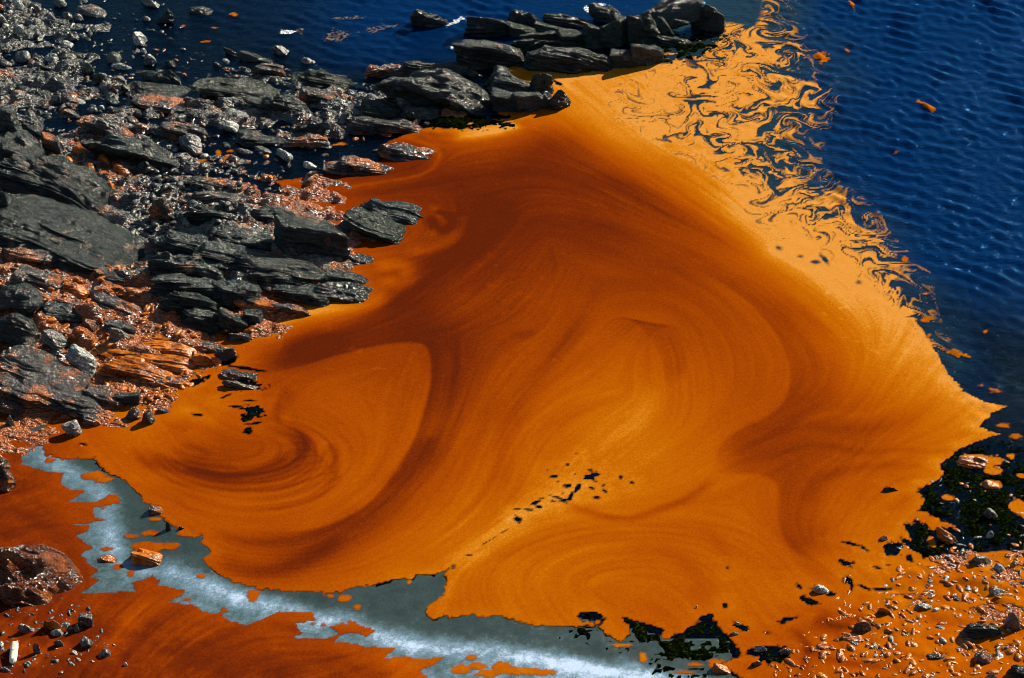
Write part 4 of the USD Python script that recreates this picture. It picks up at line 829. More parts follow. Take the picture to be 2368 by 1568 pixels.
# the reef at the top: bedded blocks
reef = thing('reef', label='large black bedded reef of stacked blocks at the top of the cove', category='reef')
for b, kind, m, kw in [
        ((90, 310, 680, 560), 'ledge', 'slate', {}), ((640, 350, 1360, 590), 'ledge', 'slate', {'sub': 5}), ((1330, 385, 1550, 550), 'block', 'slate', {}), ((1500, 345, 1770, 535), 'block', 'grey', {'yaw': .35}), ((560, 300, 1000, 420), 'ledge', 'green', {}),
        ((185, 130, 560, 300), 'ledge', 'slate', {}), ((530, 75, 830, 230), 'boulder', 'slate', {}), ((520, 165, 770, 300), 'block', 'green', {}), ((740, 165, 1000, 310), 'block', 'green', {}), ((620, 240, 940, 385), 'block', 'green', {'yaw': .2}), ((800, 105, 1170, 230), 'ledge', 'grey', {}),
        ((920, 220, 1165, 395), 'block', 'green', {'yaw': .25}), ((1120, 180, 1290, 395), 'block', 'green', {'yaw': .2}), ((1240, 150, 1440, 385), 'block', 'green', {'yaw': .25}), ((1350, 105, 1540, 370), 'block', 'green', {'yaw': .3}), ((1470, 120, 1600, 360), 'block', 'green', {'yaw': .2}), ((1550, 110, 1750, 360), 'boulder', 'green', {'yaw': .2}), ((1680, 130, 1850, 310), 'boulder', 'green', {}),
        ((1170, 20, 1440, 190), 'boulder', 'slate', {}), ((1480, -60, 2090, 280), 'boulder', 'green', {'sub': 5}), ((1970, 35, 2255, 265), 'boulder', 'green', {}), ((1700, 280, 2000, 380), 'ledge', 'slate', {})]:
    put_rock(PART[kind], 'A', b, kind, m, parent=reef, front=.62, **kw)
spit = thing('rock_spit', label='long grey topped outcrop with a black shaded front, below the reef', category='outcrop')
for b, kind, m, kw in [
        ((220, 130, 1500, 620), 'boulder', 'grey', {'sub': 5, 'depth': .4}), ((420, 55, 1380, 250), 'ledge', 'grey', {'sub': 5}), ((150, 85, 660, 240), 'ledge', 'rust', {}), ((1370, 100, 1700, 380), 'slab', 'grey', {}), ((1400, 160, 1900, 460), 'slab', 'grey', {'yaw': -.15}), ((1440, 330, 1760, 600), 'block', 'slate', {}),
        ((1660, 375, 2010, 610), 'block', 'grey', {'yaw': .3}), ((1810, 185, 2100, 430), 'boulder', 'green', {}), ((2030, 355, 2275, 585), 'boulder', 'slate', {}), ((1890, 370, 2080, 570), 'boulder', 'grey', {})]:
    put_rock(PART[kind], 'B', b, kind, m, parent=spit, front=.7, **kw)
shelf = thing('rock_shelf', label='broad low layered rock shelf beside the big square boulder', category='outcrop')
for b, kind, m, kw in [
        ((280, 70, 900, 310), 'slab', 'slate', {'sub': 5}), ((860, 85, 1300, 270), 'slab', 'slate', {'yaw': -.15}), ((60, 290, 700, 560), 'slab', 'grey', {'sub': 5, 'yaw': -.1}), ((560, 250, 1100, 480), 'slab', 'grey', {'yaw': -.1}), ((420, 380, 1000, 620), 'slab', 'grey', {'sub': 5}), ((60, 460, 700, 720), 'slab', 'grey', {'sub': 5, 'yaw': -.1}),
        ((740, 470, 1450, 720), 'slab', 'slate', {'sub': 5, 'yaw': -.18}), ((860, 590, 1300, 730), 'slab', 'slate', {'yaw': -.12}), ((60, 640, 860, 880), 'ledge', 'grey', {'sub': 5, 'yaw': -.1}), ((560, 690, 1000, 900), 'ledge', 'grey', {'yaw': -.15}), ((150, 780, 660, 1000), 'ledge', 'slate', {'sub': 5}), ((330, 920, 650, 1110), 'ledge', 'slate', {}), ((630, 920, 880, 1100), 'block', 'slate', {}), ((830, 930, 1010, 1060), 'block', 'slate', {}),
        ((950, 700, 1570, 890), 'slab', 'slate', {'sub': 5, 'yaw': -.12}), ((1400, 705, 1910, 900), 'slab', 'slate', {'yaw': -.15}), ((1430, 610, 1850, 740), 'slab', 'slate', {}), ((1020, 880, 1400, 1010), 'ledge', 'rust', {}), ((760, 830, 900, 920), 'round', 'coat', {'sub': 3}), ((880, 860, 1220, 990), 'ledge', 'coat', {}), ((1620, 480, 1960, 590), 'slab', 'grey', {})]:
    put_rock(PART[kind], 'C', b, kind, m, parent=shelf, **kw)
big = [
    ('2', (575, 62, 850, 192), 'boulder', 'slate', 'small black sea rock standing alone left of the reef', {}),
    ('C', (1090, 160, 1720, 530), 'block', 'slate', 'big square dark boulder with a black front on the rock shelf', {'sub': 5, 'yaw': .22, 'depth': .55}),
    ('C', (1600, 105, 2190, 420), 'ledge', 'green', 'green streaked ledge right of the big square boulder', {'sub': 5, 'yaw': -.25}),
    ('C', (1790, 30, 2350, 260), 'slab', 'grey', 'lichen grey slab whose pointed tip juts into the slick', {'sub': 5, 'yaw': -.12}),
    ('B', (90, 435, 560, 725), 'slab', 'green', 'dark green wedge of rock under the long grey topped outcrop', {}), ('B', (540, 505, 945, 690), 'boulder', 'grey', 'smooth blue grey hump right of the dark green wedge', {}), ('B', (920, 550, 1230, 660), 'ledge', 'rust', 'sparkling low rubble ridge right of the smooth hump', {}), ('B', (-60, 630, 760, 850), 'ledge', 'rust', 'low bluish ledge in front of the dark green wedge', {'sub': 5}),
    ('2', (350, 965, 785, 1105), 'slab', 'rust', 'sparkling rounded spit end pointing into the dark slick', {}), ('2', (-20, 1050, 480, 1200), 'ledge', 'rust', 'low stony rib behind the dark slick, left of the sparkling spit end', {}),
    ('L', (-200, 150, 1180, 760), 'slab', 'slate', 'upper left huge tilted slab with a white glare on its end', {'sub': 6, 'yaw': -.42, 'lean': .22, 'depth': .6, 'curl': .5}), ('L', (-150, 730, 1420, 1440), 'slab', 'slate', 'lower left huge tilted slab, streaked, with a bright right end', {'sub': 6, 'yaw': -.35, 'lean': .22, 'depth': .6, 'curl': .5}), ('L', (-160, 540, 185, 860), 'block', 'grey', 'broken block wedged at the left edge between two tilted slabs', {}),
    ('L', (-100, -110, 520, 330), 'slab', 'slate', 'dark slab above the huge tilted slabs at the left edge', {'yaw': -.4}),
    ('L', (870, -90, 1960, 310), 'boulder', 'grey', 'largest rounded boulder, pink grey with a black underside', {'sub': 5, 'depth': .42}), ('1', (510, 775, 920, 960), 'boulder', 'rust', 'orange capped rock behind the largest rounded boulder', {}), ('1', (-60, 720, 145, 935), 'boulder', 'grey', 'grey boulder at the left edge above the dark slab', {}), ('1', (145, 830, 305, 945), 'boulder', 'slate', 'dark boulder right of the grey boulder at the left edge', {}),
    ('1', (1210, 905, 1372, 1062), 'boulder', 'stone', 'elongated pale stone leaning beside the largest rounded boulder', {'yaw': -.6, 'lean': .3}), ('1', (275, 890, 425, 1060), 'block', 'rust', 'brown layered block left of the orange coated stones', {}),
    ('1', (915, 448, 1235, 585), 'boulder', 'slate', 'black humped rock at the edge of the stony pool', {}), ('1', (840, 565, 1330, 690), 'slab', 'slate', 'flat dark slab below the black humped rock', {'yaw': -.1}), ('1', (1290, 535, 1890, 700), 'slab', 'green', 'streaky dark ledge right of the flat dark slab', {'sub': 5, 'yaw': -.1}), ('1', (900, 650, 1480, 790), 'slab', 'rust', 'purple brown slab in front of the streaky dark ledge', {'yaw': -.1}), ('1', (1640, 630, 2110, 800), 'boulder', 'slate', 'long black hump left of the long grey topped outcrop', {'sub': 5}), ('1', (1700, 425, 1935, 535), 'ledge', 'rust', 'square ended layered ledge by the blue pool', {}), ('1', (1600, 340, 1860, 430), 'boulder', 'slate', 'low black rock behind the square ended ledge', {}), ('1', (1965, 465, 2420, 620), 'ledge', 'green', 'rough dark ledge between the blue pool and the long outcrop', {'sub': 5}), ('1', (1980, 590, 2420, 720), 'ledge', 'rust', 'rubbly ledge with bright specks left of the long outcrop', {'sub': 5}),
    ('1', (1590, 875, 1945, 1005), 'ledge', 'slate', 'long black fronted ledge above the small white boulder', {}), ('1', (1900, 900, 2250, 1015), 'ledge', 'rust', 'bright orange crested ledge right of the black fronted ledge', {}), ('1', (1930, 790, 2270, 920), 'boulder', 'slate', 'dark hump behind the bright orange crested ledge', {}), ('1', (1050, 820, 1410, 970), 'ledge', 'rust', 'pinkish ledge behind the elongated pale stone', {}), ('1', (1480, 960, 1600, 1010), 'slab', 'slate', 'small dark slab in the pool beside the elongated stone', {}),
    ('1', (1265, 1190, 1710, 1300), 'ledge', 'rust', 'orange specked ledge at the head of the slick', {}), ('1', (1270, 1290, 1700, 1400), 'ledge', 'rust', 'lower orange specked ledge at the head of the slick', {}), ('1', (1660, 1330, 1880, 1400), 'ledge', 'rust', 'small crusted rib at the head of the slick', {}), ('1', (1000, 1340, 1200, 1520), 'boulder', 'rust', 'white specked rubble knob left of the rock shelf', {}),
    ('4', (0, 150, 400, 300), 'ledge', 'rust', 'rust stained ledge under the lower tilted slab', {'yaw': -.2}), ('4', (70, 270, 420, 490), 'slab', 'rust', 'rust slab with a blinding white glare, left', {'yaw': -.3, 'lean': .2}), ('4', (380, 380, 600, 490), 'slab', 'coat', 'orange coated slab right of the glaring rust slab', {'yaw': -.2}), ('4', (-60, 395, 295, 600), 'boulder', 'slate', 'blue black boulder at the left edge over the fallen boulders', {}), ('4', (270, 520, 580, 650), 'slab', 'grey', 'grey speckled slab between the black boulders and the orange pool', {}),
    ('4', (-80, 590, 275, 830), 'boulder', 'slate', 'black boulder with a grey sunlit right side at the left edge', {'sub': 5}), ('4', (272, 705, 465, 855), 'boulder', 'stone', 'rounded boulder with a pink lit side right of the black boulder', {'yaw': -.3}), ('4', (445, 805, 658, 1012), 'boulder', 'pale', 'pale angular boulder casting a black shadow on orange scum', {'yaw': -.5, 'lean': .25}), ('4', (735, 695, 895, 832), 'boulder', 'stone', 'dark pointed stone right of the pale angular boulder', {}), ('4', (575, 465, 970, 640), 'slab', 'rust', 'bright topped rock with a black overhang above the orange pool', {'yaw': -.35, 'lean': .15}), ('4', (580, 555, 692, 640), 'boulder', 'rust', 'small bright rock under the black overhang', {}), ('4', (560, 630, 660, 720), 'boulder', 'rust', 'knobby rock at the edge of the orange pool', {}), ('4', (690, 640, 920, 750), 'ledge', 'rust', 'scummed rubble rib behind the dark pointed stone', {}), ('4', (620, 280, 890, 400), 'ledge', 'rust', 'rough rust rib beside the rock shelf', {}), ('4', (850, 420, 985, 500), 'round', 'coat', 'smooth orange coated hump left of the rock shelf', {}),
    ('4', (-80, 840, 600, 1180), 'slab', 'rust', 'wide crusted rust slab at the lower left shore', {'sub': 5, 'yaw': -.25}), ('4', (-80, 1000, 700, 1300), 'ledge', 'rust', 'crusted ledge with a black undercut over the orange beach', {'sub': 5, 'yaw': -.28}), ('4', (560, 1080, 860, 1260), 'ledge', 'rust', 'broken right end of the crusted ledge', {'yaw': -.2}), ('4', (750, 1130, 950, 1230), 'block', 'slate', 'dark square stone at the end of the crusted ledge', {}),
    ('4', (655, 900, 1180, 1110), 'slab', 'coat', 'largest orange coated plate with a round white glare', {'sub': 5, 'yaw': -.22, 'lean': .05}), ('4', (640, 800, 1100, 930), 'slab', 'coat', 'orange coated plate behind the largest plate', {'yaw': -.15}), ('4', (930, 870, 1320, 1000), 'slab', 'coat', 'orange coated plate with two white glares', {'yaw': -.15}), ('4', (1000, 1020, 1290, 1110), 'ledge', 'rust', 'white edged rib at the water side of the orange plates', {'yaw': .15}), ('4', (850, 780, 1300, 880), 'slab', 'coat', 'thin orange plate above the plate with two glares', {'yaw': -.12}), ('4', (1250, 780, 1480, 860), 'slab', 'rust', 'bright lipped plate near the slick edge', {'yaw': -.1}), ('4', (1180, 870, 1500, 960), 'ledge', 'coat', 'black sided orange plate next to the slick', {'yaw': -.15}), ('4', (1430, 820, 1610, 940), 'ledge', 'rust', 'white glaring rib along the slick edge', {'yaw': .5}), ('4', (1480, 970, 1760, 1060), 'ledge', 'rust', 'layered plate standing in the scum', {'yaw': -.1}), ('4', (1500, 1050, 1760, 1130), 'ledge', 'olive', 'greenish plate below the layered plate in the scum', {'yaw': -.1}), ('4', (1530, 730, 1700, 800), 'ledge', 'rust', 'small sparkling rib below the rock shelf', {}), ('4', (1060, 700, 1330, 750), 'ledge', 'rust', 'low stony rib in the orange pool', {}), ('4', (930, 740, 1260, 800), 'slab', 'coat', 'smooth orange plate below the orange pool', {}), ('4', (960, 1250, 1050, 1360), 'boulder', 'rust', 'glittering lump in the scum below the crusted ledge', {}), ('4', (850, 1230, 960, 1330), 'boulder', 'rust', 'scummed lump left of the glittering lump', {}), ('4', (1040, 1240, 1165, 1285), 'ledge', 'rust', 'small knobby rib right of the glittering lump', {}),
    ('4', (408, 1315, 556, 1436), 'boulder', 'pale', 'stone with a blinding white right face in the orange scum', {'yaw': .2}), ('4', (545, 1280, 690, 1370), 'slab', 'rust', 'flat scummed stone behind the white faced stone', {}), ('4', (-20, 1180, 190, 1285), 'slab', 'rust', 'flat topped stone with a black shadow at the left edge of the beach', {}), ('4', (35, 1288, 100, 1372), 'boulder', 'stone', 'small bright stone below the flat topped stone', {}),
    ('7', (-160, 615, 560, 1110), 'boulder', 'glit', 'large glittering scum coated boulder at the lower left', {'sub': 5, 'depth': 1.2, 'front': 1.35, 'lean': .2}), ('7', (-60, 60, 112, 315), 'boulder', 'rust', 'glittering rock at the left edge above the scum coated boulder', {}), ('7', (525, 1125, 632, 1235), 'block', 'stone', 'square edged stone at the corner of the scum coated boulder', {}), ('7', (650, 1365, 758, 1445), 'boulder', 'stone', 'lone stone with a scum wake right of the lower left stones', {}), ('7', (120, 1200, 255, 1285), 'boulder', 'stone', 'dark stone under the scum coated boulder', {}), ('7', (340, 1235, 435, 1295), 'boulder', 'pale', 'white lit stone among the lower left stones', {}), ('7', (70, 1065, 205, 1120), 'boulder', 'rust', 'flat stone in the shadow of the scum coated boulder', {}), ('7', (290, 1180, 425, 1260), 'boulder', 'coat', 'scummed stone behind the white lit stone', {}), ('7', (500, 1200, 545, 1275), 'boulder', 'stone', 'small upright stone left of the square edged stone', {}), ('7', (540, 1280, 640, 1375), 'boulder', 'stone', 'bright stone below the square edged stone', {}), ('7', (360, 1310, 440, 1370), 'boulder', 'stone', 'stone in the middle of the lower left stones', {}), ('7', (835, 1460, 868, 1505), 'round', 'pale', 'tiny white pebble alone on the rust beach', {'sub': 3}), ('7', (220, 1330, 275, 1410), 'boulder', 'stone', 'narrow stone left of the middle lower left stone', {}), ('7', (330, 1440, 410, 1480), 'boulder', 'stone', 'low dark stone near the bottom edge', {}), ('7', (0, 1490, 85, 1545), 'boulder', 'stone', 'dark stone left of the pale stick', {}),
    ('7', (880, 690, 1105, 822), 'slab', 'coat', 'orange coated rock standing in the blue grey sheen', {}), ('7', (660, 738, 805, 798), 'slab', 'coat', 'small orange coated hump in the sheen with a white glint', {}), ('7', (1000, 395, 1110, 470), 'slab', 'rust', 'wet flat rock at the edge of the slick by the sheen', {}), ('7', (1120, 505, 1165, 578), 'round', 'slate', 'small black pebble at the slick edge by the sheen', {'sub': 3}), ('7', (1205, 540, 1250, 575), 'round', 'slate', 'smaller black pebble right of the black pebble', {'sub': 3}),
    ('9', (1410, 275, 1520, 312), 'boulder', 'slate', 'dark rock tip with a bright wake breaking the right of the slick', {}), ('9', (940, 935, 1055, 1010), 'round', 'pale', 'white stone in the torn slick above the pebble beach', {}), ('9', (1770, 540, 1920, 665), 'boulder', 'coat', 'orange topped boulder between the two seaweed beds', {'yaw': -.4}), ('9', (2090, 415, 2195, 500), 'boulder', 'stone', 'grey and orange stone on the largest seaweed bed', {'yaw': -.3}), ('9', (2110, 570, 2162, 630), 'round', 'pale', 'shining white pebble below the grey and orange stone', {'sub': 3}), ('9', (1990, 735, 2160, 830), 'boulder', 'stone', 'white flecked boulder below the largest seaweed bed', {}), ('9', (2160, 790, 2240, 865), 'boulder', 'pale', 'pale stone right of the white flecked boulder', {}), ('9', (1205, 1180, 1340, 1275), 'boulder', 'stone', 'grey peaked stone on the rust stained part of the pebble beach', {}), ('9', (1370, 1090, 1460, 1150), 'boulder', 'coat', 'orange stone with a black left side on the pebble beach', {}), ('9', (1130, 1260, 1290, 1340), 'slab', 'coat', 'smooth flat orange stone left of the peaked stone', {}), ('9', (1620, 1060, 1760, 1120), 'slab', 'stone', 'flat grey stone above the pebble band', {}), ('9', (2230, 1120, 2350, 1260), 'boulder', 'stone', 'round grey stone near the right edge of the pebble beach', {}), ('9', (2130, 960, 2290, 1030), 'boulder', 'pale', 'pale cluster stone at the top of the pebble beach', {}), ('9', (1930, 1190, 2240, 1320), 'slab', 'grey', 'broad blue grey slab in the pebble beach', {}), ('9', (2030, 1380, 2170, 1490), 'boulder', 'rust', 'brown boulder in the lower right pebbles', {}), ('9', (2250, 1470, 2420, 1590), 'slab', 'slate', 'dark slab in the bottom right corner', {}), ('9', (2090, 1540, 2240, 1620), 'boulder', 'pale', 'white boulder at the bottom edge right', {}), ('9', (380, 1255, 445, 1290), 'round', 'pale', 'white pebble right of the bottom seaweed bed', {'sub': 3}), ('9', (340, 1315, 380, 1350), 'round', 'pale', 'smaller white pebble on the bottom seaweed bed', {'sub': 3}), ('9', (410, 1185, 460, 1220), 'round', 'pale', 'white pebble above the bottom seaweed bed', {'sub': 3}), ('9', (540, 1350, 630, 1400), 'boulder', 'pale', 'bright stone between the two bottom seaweed clumps', {}), ('9', (700, 1365, 800, 1420), 'boulder', 'stone', 'blue grey stone on the small seaweed clump', {}), ('9', (520, 1450, 600, 1500), 'boulder', 'stone', 'shiny stone below the small seaweed clump', {}), ('9', (1700, 1400, 1860, 1460), 'slab', 'slate', 'black lens shaped stone in the lower right pebbles', {}), ('9', (250, 1460, 390, 1550), 'slab', 'coat', 'orange lump at the bottom edge by the seaweed', {}), ('9', (2070, 220, 2210, 295), 'slab', 'coat', 'orange slab awash in the largest seaweed bed', {}), ('9', (1910, 60, 2140, 160), 'slab', 'coat', 'long orange slab at the upper side of the seaweed bed', {}), ('9', (1380, 600, 1450, 645), 'boulder', 'pale', 'white glinting stone in the torn slick edge', {}), ('9', (135, 1075, 165, 1105), 'round', 'pale', 'white dot pebble left of the bottom seaweed bed', {'sub': 3}),
    ('3', (120, 30, 122, 32), '', '', '', {}),
]
for view, box, kind, m, lab, kw in big:
    if kind:
        px = (box[2] - box[0]) * VIEWS[view][2]
        put_rock('rock' if px > 60 else 'stone', view, box, kind, m, lab, 'rock' if px > 60 else 'stone', **kw)

# traced loose stones
for view, box, m, lab in [
        ('E', (190, -20, 345, 190), 'pale', 'pale angular stone at the top left corner'), ('E', (370, 110, 418, 210), 'stone', 'small stone right of the pale angular corner stone'), ('E', (455, 60, 605, 195), 'stone', 'rounded stone in the top left shallows'), ('E', (720, -60, 910, 115), 'stone', 'brown stone at the top edge of the shallows'), ('E', (585, 165, 720, 250), 'olive', 'mottled stone below the rounded top left stone'), ('E', (840, 160, 985, 290), 'olive', 'dark stone left of the long grey top stone'), ('E', (990, 180, 1130, 295), 'stone', 'stone just below the long grey top stone'), ('E', (1030, 60, 1460, 255), 'stone', 'long grey stone at the top of the stony pool'), ('E', (2120, 110, 2350, 325), 'slate', 'black angular rock in the upper pool'), ('E', (1920, 215, 2050, 300), 'olive', 'sunken stone left of the black angular rock'), ('E', (1900, -20, 2180, 120), 'stone', 'stone above the black angular rock'), ('1', (1275, 40, 1452, 112), 'grey', 'long stone right of the black angular rock'), ('E', (-60, 180, 95, 360), 'stone', 'grey stone at the left edge near the top'), ('E', (-50, 50, 85, 160), 'rust', 'orange stone in the top left corner'), ('E', (150, 340, 395, 545), 'pale', 'elongated white tipped stone in the top left shallows'), ('E', (350, 250, 540, 365), 'stone', 'brown stone above the white tipped stone'), ('E', (660, 285, 800, 375), 'olive', 'olive stone in the top left shallows'), ('E', (445, 420, 600, 545), 'stone', 'stone with a curved bright edge right of the white tipped stone'), ('E', (820, 545, 1010, 655), 'pale', 'bright white stone in the middle of the stony pool'), ('E', (900, 440, 1015, 540), 'olive', 'brown stone just above the bright white stone'), ('E', (1790, 425, 2000, 625), 'pale', 'round white boulder standing in the pool'), ('E', (200, 680, 425, 850), 'stone', 'broad stone in the left shallows'), ('E', (410, 725, 590, 835), 'grey', 'blue grey stone right of the broad shallows stone'), ('E', (600, 710, 805, 870), 'pale', 'pale hollow stone in the shallows'), ('E', (820, 680, 965, 790), 'stone', 'stone right of the pale hollow stone'), ('E', (1000, 715, 1180, 810), 'olive', 'oval stone right of the pale hollow stone pair'), ('E', (1080, 820, 1275, 1010), 'stone', 'large pinkish rounded stone in the stony pool'), ('E', (1430, 695, 1650, 870), 'olive', 'brown stone behind the bright beaked stone'), ('E', (1500, 840, 1790, 960), 'pale', 'bright beaked stone in the stony pool'), ('E', (1900, 650, 1985, 740), 'pale', 'small white stone below the round white boulder'), ('E', (1940, 725, 2115, 890), 'stone', 'round stone by the black humped rock'), ('E', (2230, 815, 2370, 915), 'grey', 'green grey flat stone by the black humped rock'), ('E', (1250, 980, 1490, 1130), 'olive', 'black green mossy stone in the stony pool'), ('E', (1490, 1030, 1730, 1130), 'stone', 'pink tipped stone right of the mossy stone'), ('E', (1455, 1125, 1640, 1275), 'stone', 'oval speckled stone below the mossy stone'), ('E', (1640, 1140, 1805, 1265), 'olive', 'dark speckled stone right of the oval stone'), ('E', (570, 990, 720, 1085), 'pale', 'white rippled stone in the lower shallows'), ('E', (520, 890, 740, 960), 'grey', 'flat blue stone in the lower shallows'), ('E', (270, 920, 380, 985), 'pale', 'small oval white stone in the left shallows'), ('E', (0, 810, 160, 900), 'stone', 'stone with a bright top at the left edge'), ('E', (205, 1155, 365, 1245), 'slate', 'black stone with a lit edge at the left'), ('E', (100, 1200, 200, 1290), 'stone', 'stone below the black lit edge stone'), ('E', (745, 1220, 935, 1315), 'grey', 'smooth grey stone at the pool edge'), ('E', (340, 1275, 445, 1350), 'pale', 'pale round stone at the left pool edge'), ('E', (690, 1285, 830, 1400), 'stone', 'oval grey stone among the pool edge stones'), ('E', (960, 1330, 1170, 1420), 'pale', 'dazzling white stone at the pool edge'), ('E', (885, 1390, 1010, 1500), 'grey', 'slanted grey stone under the dazzling stone'), ('E', (1330, 1420, 1420, 1500), 'pale', 'small round shining stone at the pool edge'), ('E', (1430, 1310, 1620, 1430), 'grey', 'blue green stone at the pool edge right'), ('E', (1570, 1420, 1790, 1510), 'grey', 'flat sea green stone below the blue green stone'), ('E', (1460, 1440, 1600, 1560), 'grey', 'egg shaped blue stone below the flat sea green stone'), ('E', (1190, 1440, 1330, 1535), 'stone', 'dull grey stone left of the egg shaped blue stone'),
        ('1', (1835, 305, 1965, 382), 'stone', 'two lobed pale stone at the end of the blue pool'), ('1', (1508, 318, 1615, 382), 'slate', 'dark stone left of the two lobed stone'), ('1', (2030, 385, 2140, 440), 'stone', 'round stone at the tip beyond the blue pool'), ('1', (1275, 738, 1402, 815), 'grey', 'green grey angular stone left of the pale pair'), ('1', (1395, 760, 1525, 825), 'stone', 'flat pinkish stone between the angular stones'), ('1', (1515, 745, 1690, 848), 'pale', 'pale green kite shaped slab'), ('1', (1475, 815, 1625, 905), 'pale', 'pale angular stone below the kite shaped slab'), ('1', (1185, 768, 1272, 855), 'stone', 'narrow pale stone left of the green grey angular stone'), ('1', (845, 780, 940, 855), 'rust', 'orange topped stone above the largest rounded boulder'), ('1', (1865, 1005, 1985, 1098), 'pale', 'small square white boulder in the dark pool'), ('1', (1720, 985, 1845, 1045), 'stone', 'pale stone left of the small square white boulder'), ('1', (1595, 1000, 1720, 1050), 'stone', 'pale low stone in the dark pool'), ('1', (490, 965, 630, 1080), 'coat', 'tallest orange coated stone left of the largest boulder'), ('1', (435, 1055, 555, 1180), 'coat', 'slanting orange coated stone at the slab edge'), ('1', (548, 1095, 645, 1195), 'coat', 'cube like orange coated stone'), ('1', (655, 1042, 758, 1140), 'coat', 'round orange coated stone under the largest boulder'), ('1', (758, 1085, 885, 1190), 'coat', 'bright orange coated stone right of the round one'), ('1', (630, 1198, 695, 1265), 'pale', 'grey knob below the cube like orange stone'), ('1', (705, 1225, 775, 1300), 'coat', 'small orange brown stone right of the grey knob'), ('1', (655, 1140, 800, 1210), 'rust', 'crusted stone between the orange coated stones'), ('1', (2050, 1090, 2150, 1150), 'pale', 'leftmost of the white shining stones behind the dark slick'), ('1', (1990, 555, 2110, 625), 'stone', 'pinkish stone on the rubbly ledge'), ('1', (1115, 410, 1195, 465), 'grey', 'green stone on the rubble crest'), ('1', (1440, 420, 1500, 460), 'grey', 'blue stone on the rubble crest')]:
    (a0, b0), (a1_, b1) = V(view, [box[:2], box[2:]])
    put_rock('stone', view, box, 'boulder' if (SEED[0] % 3) else 'round', m, lab, 'stone', sub=3 if a1_ - a0 < 28 else 4, yaw=float(rng.normal(-.2, .4)))

# loose stones too alike to tell apart, and the pebbles between them
def inside(poly, p):
    x, y = p[:, 0], p[:, 1]
    c = np.zeros(len(p), bool)
    for (ax, ay), (bx, by) in zip(poly, np.roll(poly, -1, 0)):
        c ^= ((ay > y) != (by > y)) & (x < (bx - ax) * (y - ay) / (by - ay + 1e-12) + ax)
    return c


ICO[1] = trimesh.creation.icosphere(1)
PEB = [rock_shape(np.array([.5, .42, .34]), k, 900 + i, 1, 0) for i, k in enumerate(['boulder', 'round', 'boulder', 'slab', 'round', 'boulder'])]


def strew(poly, n, smin, smax, seed, mind=0.8):
    """World positions and sizes of n stones in the traced area, not overlapping much."""
    r = np.random.default_rng(seed)
    poly = np.array(poly, float)
    out = []
    for _ in range(n * 30):
        if len(out) >= n:
            break
        p = poly.min(0) + r.random(2) * np.ptp(poly, axis=0)
        if not inside(poly, p[None])[0]:
            continue
        w = ground([p])[0]
        s = smin * (smax / smin) ** (r.random() ** 1.7)
        if out and np.min(np.hypot(*(np.array([o[:2] for o in out]) - w).T) - mind * 0.5 * (s + np.array([o[2] for o in out]))) < 0:
            continue
        out.append((w[0], w[1], s))
    return out


AREAS = [
    ([(0, 0), (430, 0), (430, 120), (560, 160), (330, 190), (300, 260), (0, 330)], 62, .13, .36, ['stone', 'pale', 'olive', 'stone', 'grey'], 'small wet stone strewn in the stony shallows at the upper left', 'small stones in the upper left shallows', 0),
    ([(300, 110), (560, 100), (660, 170), (330, 180)], 10, .12, .26, ['rust', 'stone', 'rust', 'pale'], 'small pinkish stone on the rubble crest by the blue pool', 'stones on the rubble crest', 1),
    ([(330, 330), (700, 320), (760, 400), (640, 470), (560, 470), (300, 440)], 26, .12, .30, ['rust', 'stone', 'rust', 'coat', 'pale'], 'small scummed stone in the rubble at the head of the slick', 'stones in the rubble at the head of the slick', 2),
    ([(200, 600), (420, 700), (560, 780), (520, 880), (300, 930), (0, 960), (0, 800), (160, 800)], 20, .10, .24, ['rust', 'coat', 'stone', 'coat'], 'small scummed stone lying on the orange plates', 'stones on the orange plates', 3),
    ([(1900, 1290), (2140, 1190), (2300, 1040), (2380, 1060), (2380, 1580), (1780, 1580), (1740, 1540), (1950, 1440)], 40, .11, .26, ['coat', 'coat', 'stone', 'coat', 'rust', 'pale'], 'small shining pebble on the orange beach in the lower right', 'pebbles of the lower right beach', 4),
    ([(0, 1400), (190, 1400), (260, 1510), (200, 1580), (0, 1580)], 12, .08, .16, ['stone', 'coat', 'stone', 'pale'], 'small wet stone on the rust beach at the lower left corner', 'stones of the lower left corner', 5),
    ([(120, 200), (420, 330), (330, 360), (0, 300)], 9, .12, .26, ['stone', 'pale', 'grey', 'rust'], 'small stone in the band above the largest rounded boulder', 'stones above the largest rounded boulder', 6),
    ([(560, 170), (950, 250), (900, 330), (600, 330)], 10, .12, .28, ['rust', 'stone', 'rust', 'slate'], 'small stone lying between the dark ledges', 'stones between the dark ledges', 7)]
for poly, n, s0, s1, mats, lab, grp, k in AREAS:
    r = np.random.default_rng(800 + k)
    for x, y, s in strew(poly, n, s0, s1, 820 + k):
        z = max(float(at(TERR, [(x, y)])[0]), -0.05)
        sh = rock_shape(np.array([.5, r.uniform(.5, .9) * .5, r.uniform(.4, .7) * .5]) * s, ['boulder', 'round', 'boulder'][r.integers(3)], 5000 + r.integers(9999), 3, r.uniform(0, 6.28), r.normal(0, .25))
        m = obj('stone', (sh, ICO[3].faces), M[mats[r.integers(len(mats))]], smooth=48, label=lab, category='stone', group=grp)
        UsdGeom.Xformable(m).AddTranslateOp().Set(Gf.Vec3d(x, y, z + s * (-0.04 if 'orange' in lab else 0.04)))

